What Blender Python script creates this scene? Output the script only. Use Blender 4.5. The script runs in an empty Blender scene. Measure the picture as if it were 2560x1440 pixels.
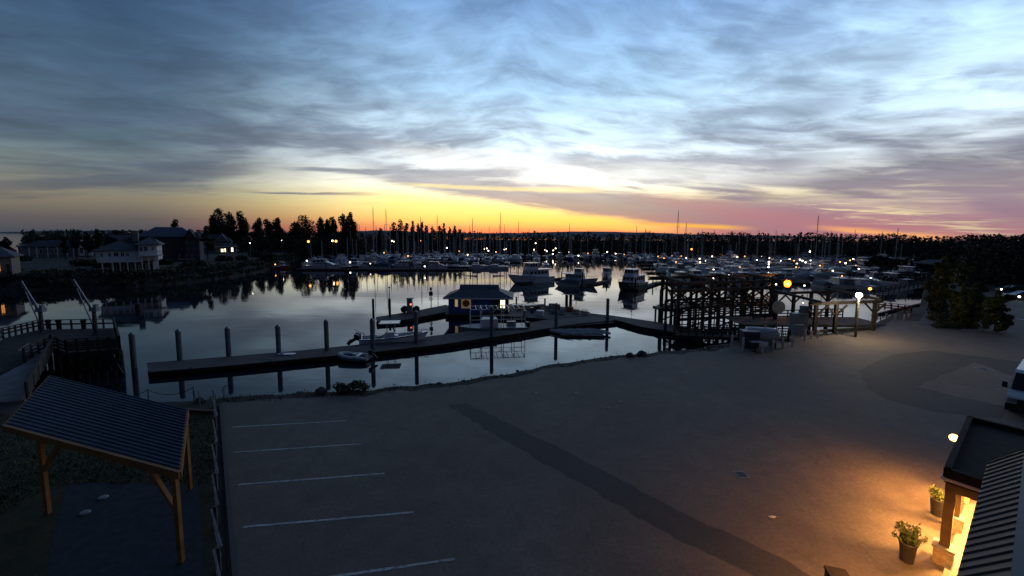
import bpy, math, random
from mathutils import Vector, Matrix
random.seed(11)
scene = bpy.context.scene
COL = scene.collection
R = math.radians
# ------------------------------------------------------------------ camera
F, CX, CY = 1000.0, 1280.0, 684.0            # in the photograph's own pixels (2560 wide)
PITCH, ROLL, CAMZ = R(5.5), R(-0.35), 10.9
WZ = -2.2                                     # water level (the car park is z = 0)
cr, sr = math.cos(ROLL), math.sin(ROLL)
cp, sp = math.cos(PITCH), math.sin(PITCH)
FWD = Vector((0, cp, -sp))
_U, _Rt = Vector((0, sp, cp)), Vector((1, 0, 0))
RIGHT = cr * _Rt - sr * _U
UP = sr * _Rt + cr * _U
cam_data = bpy.data.cameras.new('camera')
cam = bpy.data.objects.new('camera', cam_data)
COL.objects.link(cam)
m = Matrix((RIGHT, UP, -FWD)).transposed().to_4x4()
m.translation = Vector((0, 0, CAMZ))
cam.matrix_world = m
cam_data.sensor_width = 36.0
cam_data.lens = 36.0 * F / 2560.0
cam_data.shift_y = -(720.0 - CY) / 2560.0
cam_data.clip_start, cam_data.clip_end = 0.1, 20000
scene.camera = cam


def ray(px, py):
    return FWD * F + RIGHT * (px - CX) - UP * (py - CY)


def at(px, py, z=0.0):
    """the point at height z that the photograph shows at this pixel"""
    d = ray(px, py)
    t = (z - CAMZ) / d.z
    return Vector((d.x * t, d.y * t, z))


def far(px, py, Y):
    d = ray(px, py)
    t = Y / d.y
    return Vector((d.x * t, Y, CAMZ + d.z * t))


def zat(px, py, P):
    d = ray(px, py)
    return CAMZ + d.z / d.y * P.y


def ae(px, py):
    d = ray(px, py).normalized()
    return math.degrees(math.atan2(d.x, d.y)), math.degrees(math.asin(d.z))


# ------------------------------------------------------------------ materials
def lin(c):
    return tuple((((v / 255.0) / 12.92) if v <= 10 else (((v / 255.0) + .055) / 1.055) ** 2.4) for v in c[:3])


def new_mat(name):
    mt = bpy.data.materials.new(name)
    mt.use_nodes = True
    nt = mt.node_tree
    return mt, nt, nt.nodes['Principled BSDF']


def mixn(nt, fac, a, b, mode='MIX'):
    n = nt.nodes.new('ShaderNodeMix')
    n.data_type = 'RGBA'
    n.blend_type = mode
    for i, s in ((0, fac), (6, a), (7, b)):
        if isinstance(s, bpy.types.NodeSocket):
            nt.links.new(s, n.inputs[i])
        else:
            n.inputs[i].default_value = s if i == 0 else (*s[:3], 1)
    return n.outputs[2]


def noise_n(nt, vec, scale, detail=4, rough=.55, dist=0.0):
    n = nt.nodes.new('ShaderNodeTexNoise')
    n.inputs['Scale'].default_value = scale
    n.inputs['Detail'].default_value = detail
    n.inputs['Roughness'].default_value = rough
    n.inputs['Distortion'].default_value = dist
    if vec is not None:
        nt.links.new(vec, n.inputs['Vector'])
    return n.outputs['Fac']


def mathn(nt, op, a, b=None, c=None):
    n = nt.nodes.new('ShaderNodeMath')
    n.operation = op
    for i, s in enumerate((a, b, c)):
        if s is None:
            continue
        if isinstance(s, bpy.types.NodeSocket):
            nt.links.new(s, n.inputs[i])
        else:
            n.inputs[i].default_value = s
    return n.outputs[0]


def step(nt, v, a, b, lo=0.0, hi=1.0):
    n = nt.nodes.new('ShaderNodeMapRange')
    n.interpolation_type = 'SMOOTHSTEP'
    nt.links.new(v, n.inputs['Value'])
    if a > b:
        a, b, lo, hi = b, a, hi, lo
    for k, q in (('From Min', a), ('From Max', b), ('To Min', lo), ('To Max', hi)):
        n.inputs[k].default_value = q
    return n.outputs[0]


def coords(nt, kind='Object', scale=None):
    tc = nt.nodes.new('ShaderNodeTexCoord').outputs[kind]
    if scale:
        mp = nt.nodes.new('ShaderNodeMapping')
        mp.inputs['Scale'].default_value = scale
        nt.links.new(tc, mp.inputs['Vector'])
        return mp.outputs[0]
    return tc


def mat(name, col, rough=.6, metal=0.0, var=.25, scale=2.5, bump=.0, bscale=30, stretch=None, emit=None, es=0.0):
    mt, nt, b = new_mat(name)
    vec = coords(nt, 'Object', stretch)
    n = noise_n(nt, vec, scale, 6, .6)
    n = step(nt, n, .3, .7)
    lo = [c * (1 - var) for c in col]
    hi = [min(1, c * (1 + var)) for c in col]
    nt.links.new(mixn(nt, n, lo, hi), b.inputs['Base Color'])
    b.inputs['Roughness'].default_value = rough
    b.inputs['Metallic'].default_value = metal
    if bump:
        bn = nt.nodes.new('ShaderNodeBump')
        bn.inputs['Strength'].default_value = bump
        bn.inputs['Distance'].default_value = .02
        nt.links.new(noise_n(nt, vec, bscale, 4), bn.inputs['Height'])
        nt.links.new(bn.outputs[0], b.inputs['Normal'])
    if emit:
        b.inputs['Emission Color'].default_value = (*emit, 1)
        b.inputs['Emission Strength'].default_value = es
    return mt


def leaf_mat(name, c1, c2, scale=.35):
    mt, nt, b = new_mat(name)
    n = step(nt, noise_n(nt, coords(nt, 'Object'), scale, 5, .7), .35, .65)
    nt.links.new(mixn(nt, n, c1, c2), b.inputs['Base Color'])
    b.inputs['Roughness'].default_value = .75
    return mt


M = dict(
    white_paint=mat('white_paint', (.66, .66, .68), .4, var=.12),
    cream_paint=mat('cream_paint', (.58, .57, .55), .5, var=.12),
    gel_white=mat('gel_white', (.74, .74, .75), .25, var=.1, scale=1.2),
    gel_cream=mat('gel_cream', (.62, .58, .50), .28, var=.1, scale=1.2),
    gel_navy=mat('gel_navy', (.02, .03, .07), .25, var=.2),
    gel_red=mat('gel_red', (.22, .04, .03), .35, var=.2),
    gel_grey=mat('gel_grey', (.22, .23, .25), .35, var=.15),
    gel_green=mat('gel_green', (.03, .07, .05), .35, var=.2),
    canvas_blue=mat('canvas_blue', (.05, .09, .16), .85, var=.25, bump=.3, bscale=9),
    canvas_tan=mat('canvas_tan', (.24, .20, .15), .85, var=.2, bump=.3, bscale=9),
    canvas_grey=mat('canvas_grey', (.15, .16, .17), .85, var=.2, bump=.3, bscale=9),
    glass_dark=mat('glass_dark', (.012, .014, .018), .08, var=.2),
    alu=mat('alu', (.40, .40, .41), .35, .7, var=.15),
    mast_grey=mat('mast_grey', (.46, .46, .45), .5, var=.1),
    galv=mat('galv', (.20, .21, .22), .45, .6, var=.2),
    black=mat('black', (.015, .015, .017), .45, var=.3),
    rubber=mat('rubber', (.46, .47, .48), .6, var=.12),
    pile_steel=mat('pile_steel', (.12, .135, .15), .6, .1, var=.35, scale=1.6, bump=.2),
    dark_timber=mat('dark_timber', (.034, .026, .020), .85, var=.45, scale=1.5, bump=.5, bscale=14, stretch=(1, 1, .25)),
    wet_timber=mat('wet_timber', (.022, .018, .015), .7, var=.4, bump=.4, bscale=14, stretch=(1, 1, .25)),
    grey_timber=mat('grey_timber', (.078, .070, .064), .85, var=.35, scale=1.2, bump=.4, bscale=16, stretch=(.3, 1, 1)),
    cedar=mat('cedar', (.32, .135, .034), .6, var=.25, scale=2, bump=.3, bscale=18, stretch=(.4, 1, 1)),
    concrete=mat('concrete', (.26, .24, .22), .85, var=.25, scale=1.3, bump=.3),
    blue_wall=mat('blue_wall', (.040, .12, .38), .7, var=.3, stretch=(1, 1, .15)),
    dark_roof=mat('dark_roof', (.050, .055, .065), .6, var=.3, scale=1.0),
    shingle=mat('shingle', (.10, .105, .115), .85, var=.35, scale=4, bump=.4),
    dark_shingle=mat('dark_shingle', (.040, .042, .050), .85, var=.35, scale=4, bump=.4),
    rear_roof=mat('rear_roof', (.022, .036, .052), .6, var=.3, scale=1.0),
    metal_roof=mat('metal_roof', (.065, .082, .112), .45, .35, var=.2, scale=1.2),
    dark_metal=mat('dark_metal', (.034, .037, .044), .5, .3, var=.2, scale=1.2),
    porch_wood=mat('porch_wood', (.10, .060, .030), .6, var=.25),
    brick=mat('brick', (.38, .28, .18), .85, var=.3, scale=6, bump=.4),
    dark_wall=mat('dark_wall', (.022, .014, .009), .95, var=.4, scale=3),
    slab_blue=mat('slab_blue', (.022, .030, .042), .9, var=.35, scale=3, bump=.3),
    rail_grey=mat('rail_grey', (.16, .155, .15), .85, var=.4, scale=2),
    slate_wall=mat('slate_wall', (.055, .06, .07), .8, var=.2),
    grey_wall=mat('grey_wall', (.17, .18, .19), .8, var=.15),
    warm_wall=mat('warm_wall', (.30, .24, .18), .8, var=.15),
    stripe_paint=mat('stripe_paint', (.55, .55, .52), .8, var=.25, scale=7),
    bollard_white=mat('bollard_white', (.62, .62, .60), .6, var=.2),
    cabinet=mat('cabinet', (.30, .31, .31), .5, var=.15),
    tank_white=mat('tank_white', (.48, .47, .44), .4, var=.15),
    red_paint=mat('red_paint', (.35, .03, .02), .5),
    orange_paint=mat('orange_paint', (.45, .14, .03), .6, var=.2),
    bark=mat('bark', (.05, .038, .028), .9, var=.35, bump=.5),
    rock=mat('rock', (.07, .07, .07), .9, var=.4, bump=.6, bscale=6),
    van_white=mat('van_white', (.65, .65, .66), .25, var=.05),
    car_dark=mat('car_dark', (.03, .035, .045), .25, .3, var=.1),
    car_silver=mat('car_silver', (.25, .27, .29), .3, .5, var=.1),
    pot=mat('pot', (.045, .04, .032), .55, var=.2),
    leaf_poplar=leaf_mat('leaf_poplar', (.020, .026, .012), (.055, .058, .026)),
    leaf_dark=leaf_mat('leaf_dark', (.012, .020, .010), (.035, .045, .020)),
    leaf_green=leaf_mat('leaf_green', (.028, .046, .012), (.090, .105, .028), .6),
    leaf_pot=leaf_mat('leaf_pot', (.08, .12, .025), (.17, .20, .06), 4),
    leaf_bank=leaf_mat('leaf_bank', (.012, .020, .009), (.040, .055, .020), .25),
)


def glow(name, col, s):
    mt, nt, b = new_mat(name)
    b.inputs['Base Color'].default_value = (*col, 1)
    b.inputs['Emission Color'].default_value = (*col, 1)
    b.inputs['Emission Strength'].default_value = s
    n = noise_n(nt, coords(nt, 'Object'), 2.0, 2)
    nt.links.new(step(nt, n, .2, .8, s * .8, s * 1.15), b.inputs['Emission Strength'])
    return mt


M['lamp_white'] = glow('lamp_white', (1, .80, .60), 8)
M['lamp_amber'] = glow('lamp_amber', (1, .36, .07), 5)
M['lamp_big_white'] = glow('lamp_big_white', (1, .88, .70), 14)
M['halo_amber'] = glow('halo_amber', (1, .15, .004), 1.7)
M['lamp_porch'] = glow('lamp_porch', (1, .36, .05), 4)
M['lamp_green'] = glow('lamp_green', (.4, 1, .2), 4)
M['lamp_red'] = glow('lamp_red', (1, .12, .04), 6)
M['lamp_core'] = glow('lamp_core', (1, .50, .12), 9)
M['win_warm'] = glow('win_warm', (1, .62, .28), 1.5)
M['win_bright'] = glow('win_bright', (1, .86, .58), 2.4)
M['win_orange'] = glow('win_orange', (1, .38, .08), 1.0)
M['win_dim'] = glow('win_dim', (1, .72, .40), .28)
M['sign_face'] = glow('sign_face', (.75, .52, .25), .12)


# ------------------------------------------------------------------ mesh builder
class MB:
    def __init__(s):
        s.v, s.f = [], []

    def add(s, vs, fs):
        o = len(s.v)
        s.v += [tuple(v) for v in vs]
        s.f += [tuple(i + o for i in f) for f in fs]
        return s

    def poly(s, pts):
        return s.add(pts, [tuple(range(len(pts)))])

    def box(s, c, d, rz=0.0, rx=0.0):
        x, y, z = d[0] / 2, d[1] / 2, d[2] / 2
        vs = [Vector((a, b, e)) for e in (-z, z) for a, b in ((-x, -y), (x, -y), (x, y), (-x, y))]
        mt = Matrix.Rotation(rz, 3, 'Z') @ Matrix.Rotation(rx, 3, 'X')
        c = Vector(c)
        return s.add([mt @ v + c for v in vs],
                     [(3, 2, 1, 0), (4, 5, 6, 7), (0, 1, 5, 4), (1, 2, 6, 5), (2, 3, 7, 6), (3, 0, 4, 7)])

    def bar(s, p, q, w, h=None, up=(0, 0, 1)):
        p, q = Vector(p), Vector(q)
        h = h or w
        d = (q - p).normalized()
        u = Vector(up)
        if abs(d.dot(u)) > .98:
            u = Vector((1, 0, 0))
        sx = d.cross(u).normalized() * (w / 2)
        sz = sx.cross(d).normalized() * (h / 2)
        vs = [e + a * sx + b * sz for e in (p, q) for a, b in ((-1, -1), (1, -1), (1, 1), (-1, 1))]
        return s.add(vs, [(3, 2, 1, 0), (4, 5, 6, 7), (0, 1, 5, 4), (1, 2, 6, 5), (2, 3, 7, 6), (3, 0, 4, 7)])

    def tube(s, p, q, r, r2=None, n=8):
        p, q = Vector(p), Vector(q)
        r2 = r if r2 is None else r2
        d = (q - p).normalized()
        u = Vector((0, 0, 1)) if abs(d.z) < .95 else Vector((1, 0, 0))
        a = d.cross(u).normalized()
        b = a.cross(d).normalized()
        vs = []
        for e, rr in ((p, r), (q, r2)):
            for i in range(n):
                t = 2 * math.pi * i / n
                vs.append(e + (a * math.cos(t) + b * math.sin(t)) * rr)
        fs = [(i, (i + 1) % n, n + (i + 1) % n, n + i) for i in range(n)]
        fs += [tuple(range(n - 1, -1, -1)), tuple(range(n, 2 * n))]
        return s.add(vs, fs)

    def path(s, pts, r, n=6):
        for a, b in zip(pts[:-1], pts[1:]):
            s.tube(a, b, r, n=n)
        return s

    def lathe(s, c, prof, n=12):
        c = Vector(c)
        vs = [c + Vector((r * math.cos(2 * math.pi * i / n), r * math.sin(2 * math.pi * i / n), z)) for r, z in prof for i in range(n)]
        fs = [(k * n + i, k * n + (i + 1) % n, (k + 1) * n + (i + 1) % n, (k + 1) * n + i) for k in range(len(prof) - 1) for i in range(n)]
        fs += [tuple(range(n - 1, -1, -1)), tuple(range((len(prof) - 1) * n, len(prof) * n))]
        return s.add(vs, fs)

    def prism(s, poly, z0, z1):
        n = len(poly)
        vs = [(p[0], p[1], z0) for p in poly] + [(p[0], p[1], z1) for p in poly]
        fs = [(i, (i + 1) % n, n + (i + 1) % n, n + i) for i in range(n)]
        fs += [tuple(range(n - 1, -1, -1)), tuple(range(n, 2 * n))]
        return s.add(vs, fs)

    def loft(s, rings, closed=True, caps=True):
        n = len(rings[0])
        vs = [p for r in rings for p in r]
        fs = []
        for k in range(len(rings) - 1):
            for i in range(n if closed else n - 1):
                j = (i + 1) % n
                fs.append((k * n + i, k * n + j, (k + 1) * n + j, (k + 1) * n + i))
        if caps:
            fs += [tuple(range(n - 1, -1, -1)), tuple(range((len(rings) - 1) * n, len(rings) * n))]
        return s.add(vs, fs)

    def ball(s, c, r, n=10, m=6, sc=(1, 1, 1)):
        prof = [(max(.001, math.sin(math.pi * k / m)) * r, -math.cos(math.pi * k / m) * r) for k in range(m + 1)]
        t = MB().lathe((0, 0, 0), prof, n)
        return s.add([Vector((v[0] * sc[0], v[1] * sc[1], v[2] * sc[2])) + Vector(c) for v in t.v], t.f)

    def leaves(s, c, rad, n, size, rng=random, shell=.55):
        """leaf-sized quads scattered through an ellipsoid"""
        c = Vector(c)
        for _ in range(n):
            d = Vector((rng.gauss(0, 1), rng.gauss(0, 1), rng.gauss(0, 1))).normalized()
            k = (shell + (1 - shell) * rng.random()) if rng.random() < .8 else rng.random()
            p = c + Vector((d.x * rad[0], d.y * rad[1], d.z * rad[2])) * k
            a = Vector((rng.gauss(0, 1), rng.gauss(0, 1), rng.gauss(0, 1))).normalized()
            b = a.cross(Vector((rng.gauss(0, 1), rng.gauss(0, 1), rng.gauss(0, 1)))).normalized()
            q = size * rng.uniform(.6, 1.4)
            a, b = a * q, b * q * .7
            s.add([p - a, p - b, p + a, p + b], [(0, 1, 2, 3)])
        return s

    def build(s, name, mt, parent=None, smooth=False):
        me = bpy.data.meshes.new(name)
        me.from_pydata(s.v, [], s.f)
        me.update()
        if isinstance(mt, str):
            mt = M[mt]
        me.materials.append(mt)
        if smooth:
            me.polygons.foreach_set('use_smooth', [True] * len(me.polygons))
        o = bpy.data.objects.new(name, me)
        COL.objects.link(o)
        if parent is not None:
            o.parent = parent
        return o


def tag(o, label=None, cat=None, group=None, kind=None):
    for k, q in (('label', label), ('category', cat), ('group', group), ('kind', kind)):
        if q:
            o[k] = q
    return o


def thing(name, label, cat, loc=(0, 0, 0), rz=0.0, group=None):
    o = bpy.data.objects.new(name, None)
    o.empty_display_size = .3
    COL.objects.link(o)
    o.location = loc
    o.rotation_euler = (0, 0, rz)
    return tag(o, label, cat, group)


def copy_tree(o, parent=None):
    c = o.copy()
    COL.objects.link(c)
    if parent is not None:
        c.parent = parent
    for ch in list(o.children):
        copy_tree(ch, c)
    return c


def struct(o):
    return tag(o, kind='structure')
# ------------------------------------------------------------------ sky and light
world = bpy.data.worlds.new('World')
scene.world = world
world.use_nodes = True
nt = world.node_tree
for n in list(nt.nodes):
    nt.nodes.remove(n)
L = nt.links
tcw = nt.nodes.new('ShaderNodeTexCoord').outputs['Generated']
sepn = nt.nodes.new('ShaderNodeSeparateXYZ')
L.new(tcw, sepn.inputs[0])
dx, dy, dz = sepn.outputs
A = mathn(nt, 'MULTIPLY', mathn(nt, 'ARCTAN2', dx, dy), 57.29578)
E0 = mathn(nt, 'MULTIPLY', mathn(nt, 'ARCSINE', dz), 57.29578)
E = mathn(nt, 'MAXIMUM', E0, 0.0)


GAIN = 1.26


def comb(x, y, z=0.0):
    n = nt.nodes.new('ShaderNodeCombineXYZ')
    for i, s in enumerate((x, y, z)):
        if isinstance(s, bpy.types.NodeSocket):
            L.new(s, n.inputs[i])
        else:
            n.inputs[i].default_value = s
    return n.outputs[0]


def ramp(stops, emax=60.0, gain=1.0):
    gain *= GAIN
    n = nt.nodes.new('ShaderNodeValToRGB')
    L.new(mathn(nt, 'DIVIDE', E, emax), n.inputs[0])
    el = n.color_ramp.elements
    while len(el) < len(stops):
        el.new(.5)
    for e, (p, c) in zip(el, stops):
        e.position = p / emax
        k = c[3] if len(c) > 3 else 1.0
        e.color = (*[q * k * gain for q in lin(c)], 1)
    return n.outputs[0]


cA = A
# arching streak coordinates (cloud sheets seen edge-on: stretched along the horizon)
vy = mathn(nt, 'MULTIPLY', mathn(nt, 'LOGARITHM', mathn(nt, 'ADD', E, 4.0), math.e), 5.0)
tilt = mathn(nt, 'ADD', mathn(nt, 'MULTIPLY', mathn(nt, 'MAXIMUM', A, 0.0), .045), mathn(nt, 'MULTIPLY', mathn(nt, 'MINIMUM', A, 0.0), -.028))
vy = mathn(nt, 'ADD', vy, tilt)
vx = mathn(nt, 'DIVIDE', A, 17.0)
P1 = comb(vx, vy, 3.7)
P2 = comb(mathn(nt, 'MULTIPLY', vx, 2.1), mathn(nt, 'MULTIPLY', vy, 1.9), 8.1)
n1 = noise_n(nt, P1, 1.0, 5, .5, .5)
n2 = noise_n(nt, P2, 1.35, 6, .55, .7)
n3 = noise_n(nt, comb(mathn(nt, 'MULTIPLY', vx, .8), mathn(nt, 'MULTIPLY', vy, .45), 1.3), 1.0, 3, .5, .2)

clear_mid = ramp([(0, (232, 112, 84)), (1.0, (246, 146, 90, 1.05)), (2.2, (254, 196, 108, 1.1)), (4.2, (255, 232, 156, 1.25)), (6.6, (252, 246, 220, 1.3)),
                  (9.5, (236, 246, 250, 1.2)), (13, (205, 230, 246, 1.05)), (19, (160, 197, 228)), (28, (120, 158, 202)), (42, (84, 120, 172)), (60, (50, 76, 118))])
clear_left = ramp([(0, (62, 68, 78)), (1.5, (82, 80, 82)), (3.5, (118, 112, 98)), (6, (108, 118, 118)), (9, (74, 94, 108)), (14, (66, 90, 110)), (21, (50, 78, 108)), (30, (40, 68, 104)), (60, (28, 46, 76))])
clear_right = ramp([(0, (170, 116, 114)), (2.5, (158, 126, 136)), (5, (226, 214, 178)), (8, (204, 212, 216)), (13, (196, 222, 242, 1.05)), (20, (174, 208, 238, 1.05)), (28, (120, 158, 208)), (40, (72, 100, 146)), (60, (40, 60, 96))])
wl = step(nt, A, -5, -44)
wr = step(nt, A, 10, 38)
clear = mixn(nt, wr, mixn(nt, wl, clear_mid, clear_left), clear_right)

cl_mid = ramp([(0, (200, 108, 96)), (1.5, (152, 112, 118)), (3.5, (120, 110, 130)), (8, (136, 140, 154)), (14, (110, 126, 148)), (24, (88, 116, 158)), (60, (44, 62, 94))])
cl_left = ramp([(0, (62, 66, 76)), (3, (74, 80, 90)), (8, (70, 84, 102)), (16, (58, 80, 104)), (28, (40, 66, 98)), (60, (24, 40, 66))])
cl_right = ramp([(0, (146, 108, 118)), (3, (128, 108, 128)), (7, (108, 106, 126)), (14, (102, 116, 138)), (24, (92, 120, 162)), (60, (36, 52, 82))])
cloud = mixn(nt, wr, mixn(nt, wl, cl_mid, cl_left), cl_right)

thick = mathn(nt, 'ADD', mathn(nt, 'MULTIPLY', n1, .62), mathn(nt, 'MULTIPLY', n2, .38))
thick = mathn(nt, 'ADD', thick, mathn(nt, 'MULTIPLY', mathn(nt, 'SUBTRACT', n3, .5), .35))
# fewer gaps to the left and high up, a clear slot low over the sunset
bias = mathn(nt, 'ADD', mathn(nt, 'MULTIPLY', step(nt, A, 0, -45, 0, .12), step(nt, E, 8, 14)), step(nt, E, 7, 2.0, 0, -.12))
bias = mathn(nt, 'ADD', bias, mathn(nt, 'MULTIPLY', mathn(nt, 'MULTIPLY', step(nt, A, -40, -24), step(nt, A, 12, 2)), step(nt, E, 11.5, 8, 0, -.09)))
bias = mathn(nt, 'ADD', bias, step(nt, E, 12, 24, 0, -.04))
bias = mathn(nt, 'ADD', bias, mathn(nt, 'MULTIPLY', step(nt, A, 14, 30), step(nt, E, 10, 4, 0, .16)))
cover = step(nt, mathn(nt, 'ADD', thick, bias), .40, .66)


def band(p0, p1, th0, th1, fade=6.0, soft=.55, wob=2.2):
    """a long cloud bank along the line between two sky directions"""
    a0, e0 = ae(*p0)
    a1, e1 = ae(*p1)
    k = (e1 - e0) / (a1 - a0)
    ec = mathn(nt, 'ADD', mathn(nt, 'MULTIPLY', A, k), e0 - k * a0)
    wobble = mathn(nt, 'MULTIPLY', mathn(nt, 'SUBTRACT', n2, .5), wob)
    d = mathn(nt, 'ABSOLUTE', mathn(nt, 'SUBTRACT', mathn(nt, 'ADD', E0, wobble), ec))
    tn = nt.nodes.new('ShaderNodeMapRange')
    L.new(A, tn.inputs['Value'])
    for q, w in (('From Min', a0), ('From Max', a1), ('To Min', th0), ('To Max', th1)):
        tn.inputs[q].default_value = w
    rel = mathn(nt, 'DIVIDE', d, tn.outputs[0])
    mk = step(nt, rel, 1.0 + soft, 1.0 - soft)
    mk = mathn(nt, 'MULTIPLY', mk, step(nt, A, a0 - fade, a0 + fade * .4))
    return mathn(nt, 'MULTIPLY', mk, step(nt, A, a1 + fade, a1 - fade * .4))


b1 = band((960, 432), (2080, 566), 1.3, 2.6, 7, .45, 2.0)          # the purple bank over the sunset
b2 = band((60, 462), (560, 428), .5, .9, 8, .6, 1.2)
b3 = band((760, 422), (1300, 432), .25, .9, 4, .6, .9)
b4 = band((1400, 398), (2000, 420), .7, 1.6, 6, .7, 2.4)
b5 = band((1750, 290), (2080, 262), .7, 1.5, 6, .8, 2.4)
b6 = band((2250, 395), (2640, 560), 1.2, 2.6, 6, .8, 2.4)
b7 = band((660, 482), (940, 484), .10, .22, 3, .7, .5)
dark = cover
for b in (b1, b2, b3, b4, b5, b6, b7):
    dark = mathn(nt, 'MAXIMUM', dark, mathn(nt, 'MULTIPLY', b, .92))
g1 = band((960, 508), (1640, 570), 2.0, .55, 9, .8, .9)            # the burning slot under the bank
g2 = band((1040, 462), (1480, 476), .2, .35, 4, .8, .6)
g3 = band((1960, 492), (2420, 556), .7, .9, 5, .8, 3.4)
g4 = band((2100, 574), (2330, 592), .25, .3, 4, .8, .6)
g5 = band((1640, 560), (1820, 568), .2, .25, 4, .8, .5)
pk = band((1650, 500), (2330, 594), .8, 1.4, 9, .9, 1.4)
g6 = band((1050, 385), (1900, 436), 1.0, 1.0, 9, .9, 2.6)
dark = mathn(nt, 'MULTIPLY', dark, mathn(nt, 'SUBTRACT', 1.0, mathn(nt, 'MULTIPLY', g1, .9)))
sky = mixn(nt, mathn(nt, 'MULTIPLY', dark, step(nt, E, 8, 20, .90, .58)), clear, cloud)
sky = mixn(nt, mathn(nt, 'MULTIPLY', pk, .30), sky, lin((212, 122, 122)))
sky = mixn(nt, mathn(nt, 'MULTIPLY', g1, .45), sky, [q * 1.25 for q in lin((255, 214, 92))])
sky = mixn(nt, mathn(nt, 'MULTIPLY', g2, .8), sky, [q * 1.1 for q in lin((255, 236, 176))])
sky = mixn(nt, mathn(nt, 'MULTIPLY', mathn(nt, 'MULTIPLY', g3, step(nt, n2, .42, .62)), .75), sky, lin((250, 232, 176)))
sky = mixn(nt, mathn(nt, 'MULTIPLY', g4, .85), sky, lin((255, 178, 110)))
sky = mixn(nt, mathn(nt, 'MULTIPLY', g5, .85), sky, lin((255, 190, 80)))
sky = mixn(nt, mathn(nt, 'MULTIPLY', g6, .62), sky, [q * 1.05 for q in lin((246, 248, 244))])
tex = nt.nodes.new('ShaderNodeMapRange')
L.new(noise_n(nt, comb(mathn(nt, 'MULTIPLY', vx, 1.9), mathn(nt, 'MULTIPLY', vy, 1.8), 5.5), 1.2, 6, .58, .45), tex.inputs['Value'])
for q, w_ in (('From Min', .34), ('From Max', .66), ('To Min', .84), ('To Max', 1.18)):
    tex.inputs[q].default_value = w_
soft_tex = mathn(nt, 'ADD', 1.0, mathn(nt, 'MULTIPLY', mathn(nt, 'SUBTRACT', tex.outputs[0], 1.0), step(nt, E, 2, 8)))
vm = nt.nodes.new('ShaderNodeVectorMath')
vm.operation = 'SCALE'
L.new(sky, vm.inputs[0])
L.new(soft_tex, vm.inputs['Scale'])
sky = vm.outputs[0]
# the eastern sky behind the camera is already dark
back = mathn(nt, 'ABSOLUTE', A)
sky = mixn(nt, step(nt, back, 58, 104), sky, lin((34, 47, 72)))
nish = nt.nodes.new('ShaderNodeTexSky')
nish.sky_type = 'NISHITA'
nish.sun_disc = False
nish.sun_elevation = R(0.5)
nish.sun_rotation = R(1.5)
nish.altitude = 0
bg1 = nt.nodes.new('ShaderNodeBackground')
bg2 = nt.nodes.new('ShaderNodeBackground')
L.new(sky, bg1.inputs[0])
bg1.inputs[1].default_value = 1.0
L.new(nish.outputs[0], bg2.inputs[0])
bg2.inputs[1].default_value = 0.012
ads = nt.nodes.new('ShaderNodeAddShader')
L.new(bg1.outputs[0], ads.inputs[0])
L.new(bg2.outputs[0], ads.inputs[1])
wo = nt.nodes.new('ShaderNodeOutputWorld')
L.new(ads.outputs[0], wo.inputs[0])

sun_d = bpy.data.lights.new('afterglow_sun', 'SUN')
sun_d.energy = 0.012
sun_d.angle = R(40)
sun_d.color = (1, .62, .36)
sun = bpy.data.objects.new('afterglow_sun', sun_d)
COL.objects.link(sun)
sun.rotation_euler = (R(72), 0, R(180 - 1.5))

scene.view_settings.view_transform = 'Standard'
scene.view_settings.look = 'None'
scene.view_settings.exposure = 0
scene.view_settings.gamma = 1
scene.render.engine = 'CYCLES'
scene.cycles.use_denoising = True
scene.cycles.max_bounces = 5
scene.cycles.sample_clamp_indirect = 4
scene.cycles.caustics_reflective = False
scene.cycles.caustics_refractive = False
# ------------------------------------------------------------------ water, ground, roads
def water_mat():
    mt, nt, b = new_mat('water_surface')
    b.inputs['Base Color'].default_value = (.010, .017, .022, 1)
    b.inputs['Roughness'].default_value = .035
    b.inputs['IOR'].default_value = 1.55
    v1 = coords(nt, 'Object', (.10, .42, 1))
    v2 = coords(nt, 'Object', (.8, 2.2, 1))
    patch = step(nt, noise_n(nt, coords(nt, 'Object', (.012, .03, 1)), 1.0, 3), .40, .66)
    h = mathn(nt, 'ADD', mathn(nt, 'MULTIPLY', noise_n(nt, v1, 1.0, 3), .8), mathn(nt, 'MULTIPLY', mathn(nt, 'MULTIPLY', noise_n(nt, v2, 1.0, 3), patch), .12))
    bn = nt.nodes.new('ShaderNodeBump')
    bn.inputs['Strength'].default_value = .22
    bn.inputs['Distance'].default_value = .055
    nt.links.new(h, bn.inputs['Height'])
    nt.links.new(bn.outputs[0], b.inputs['Normal'])
    return mt


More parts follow.
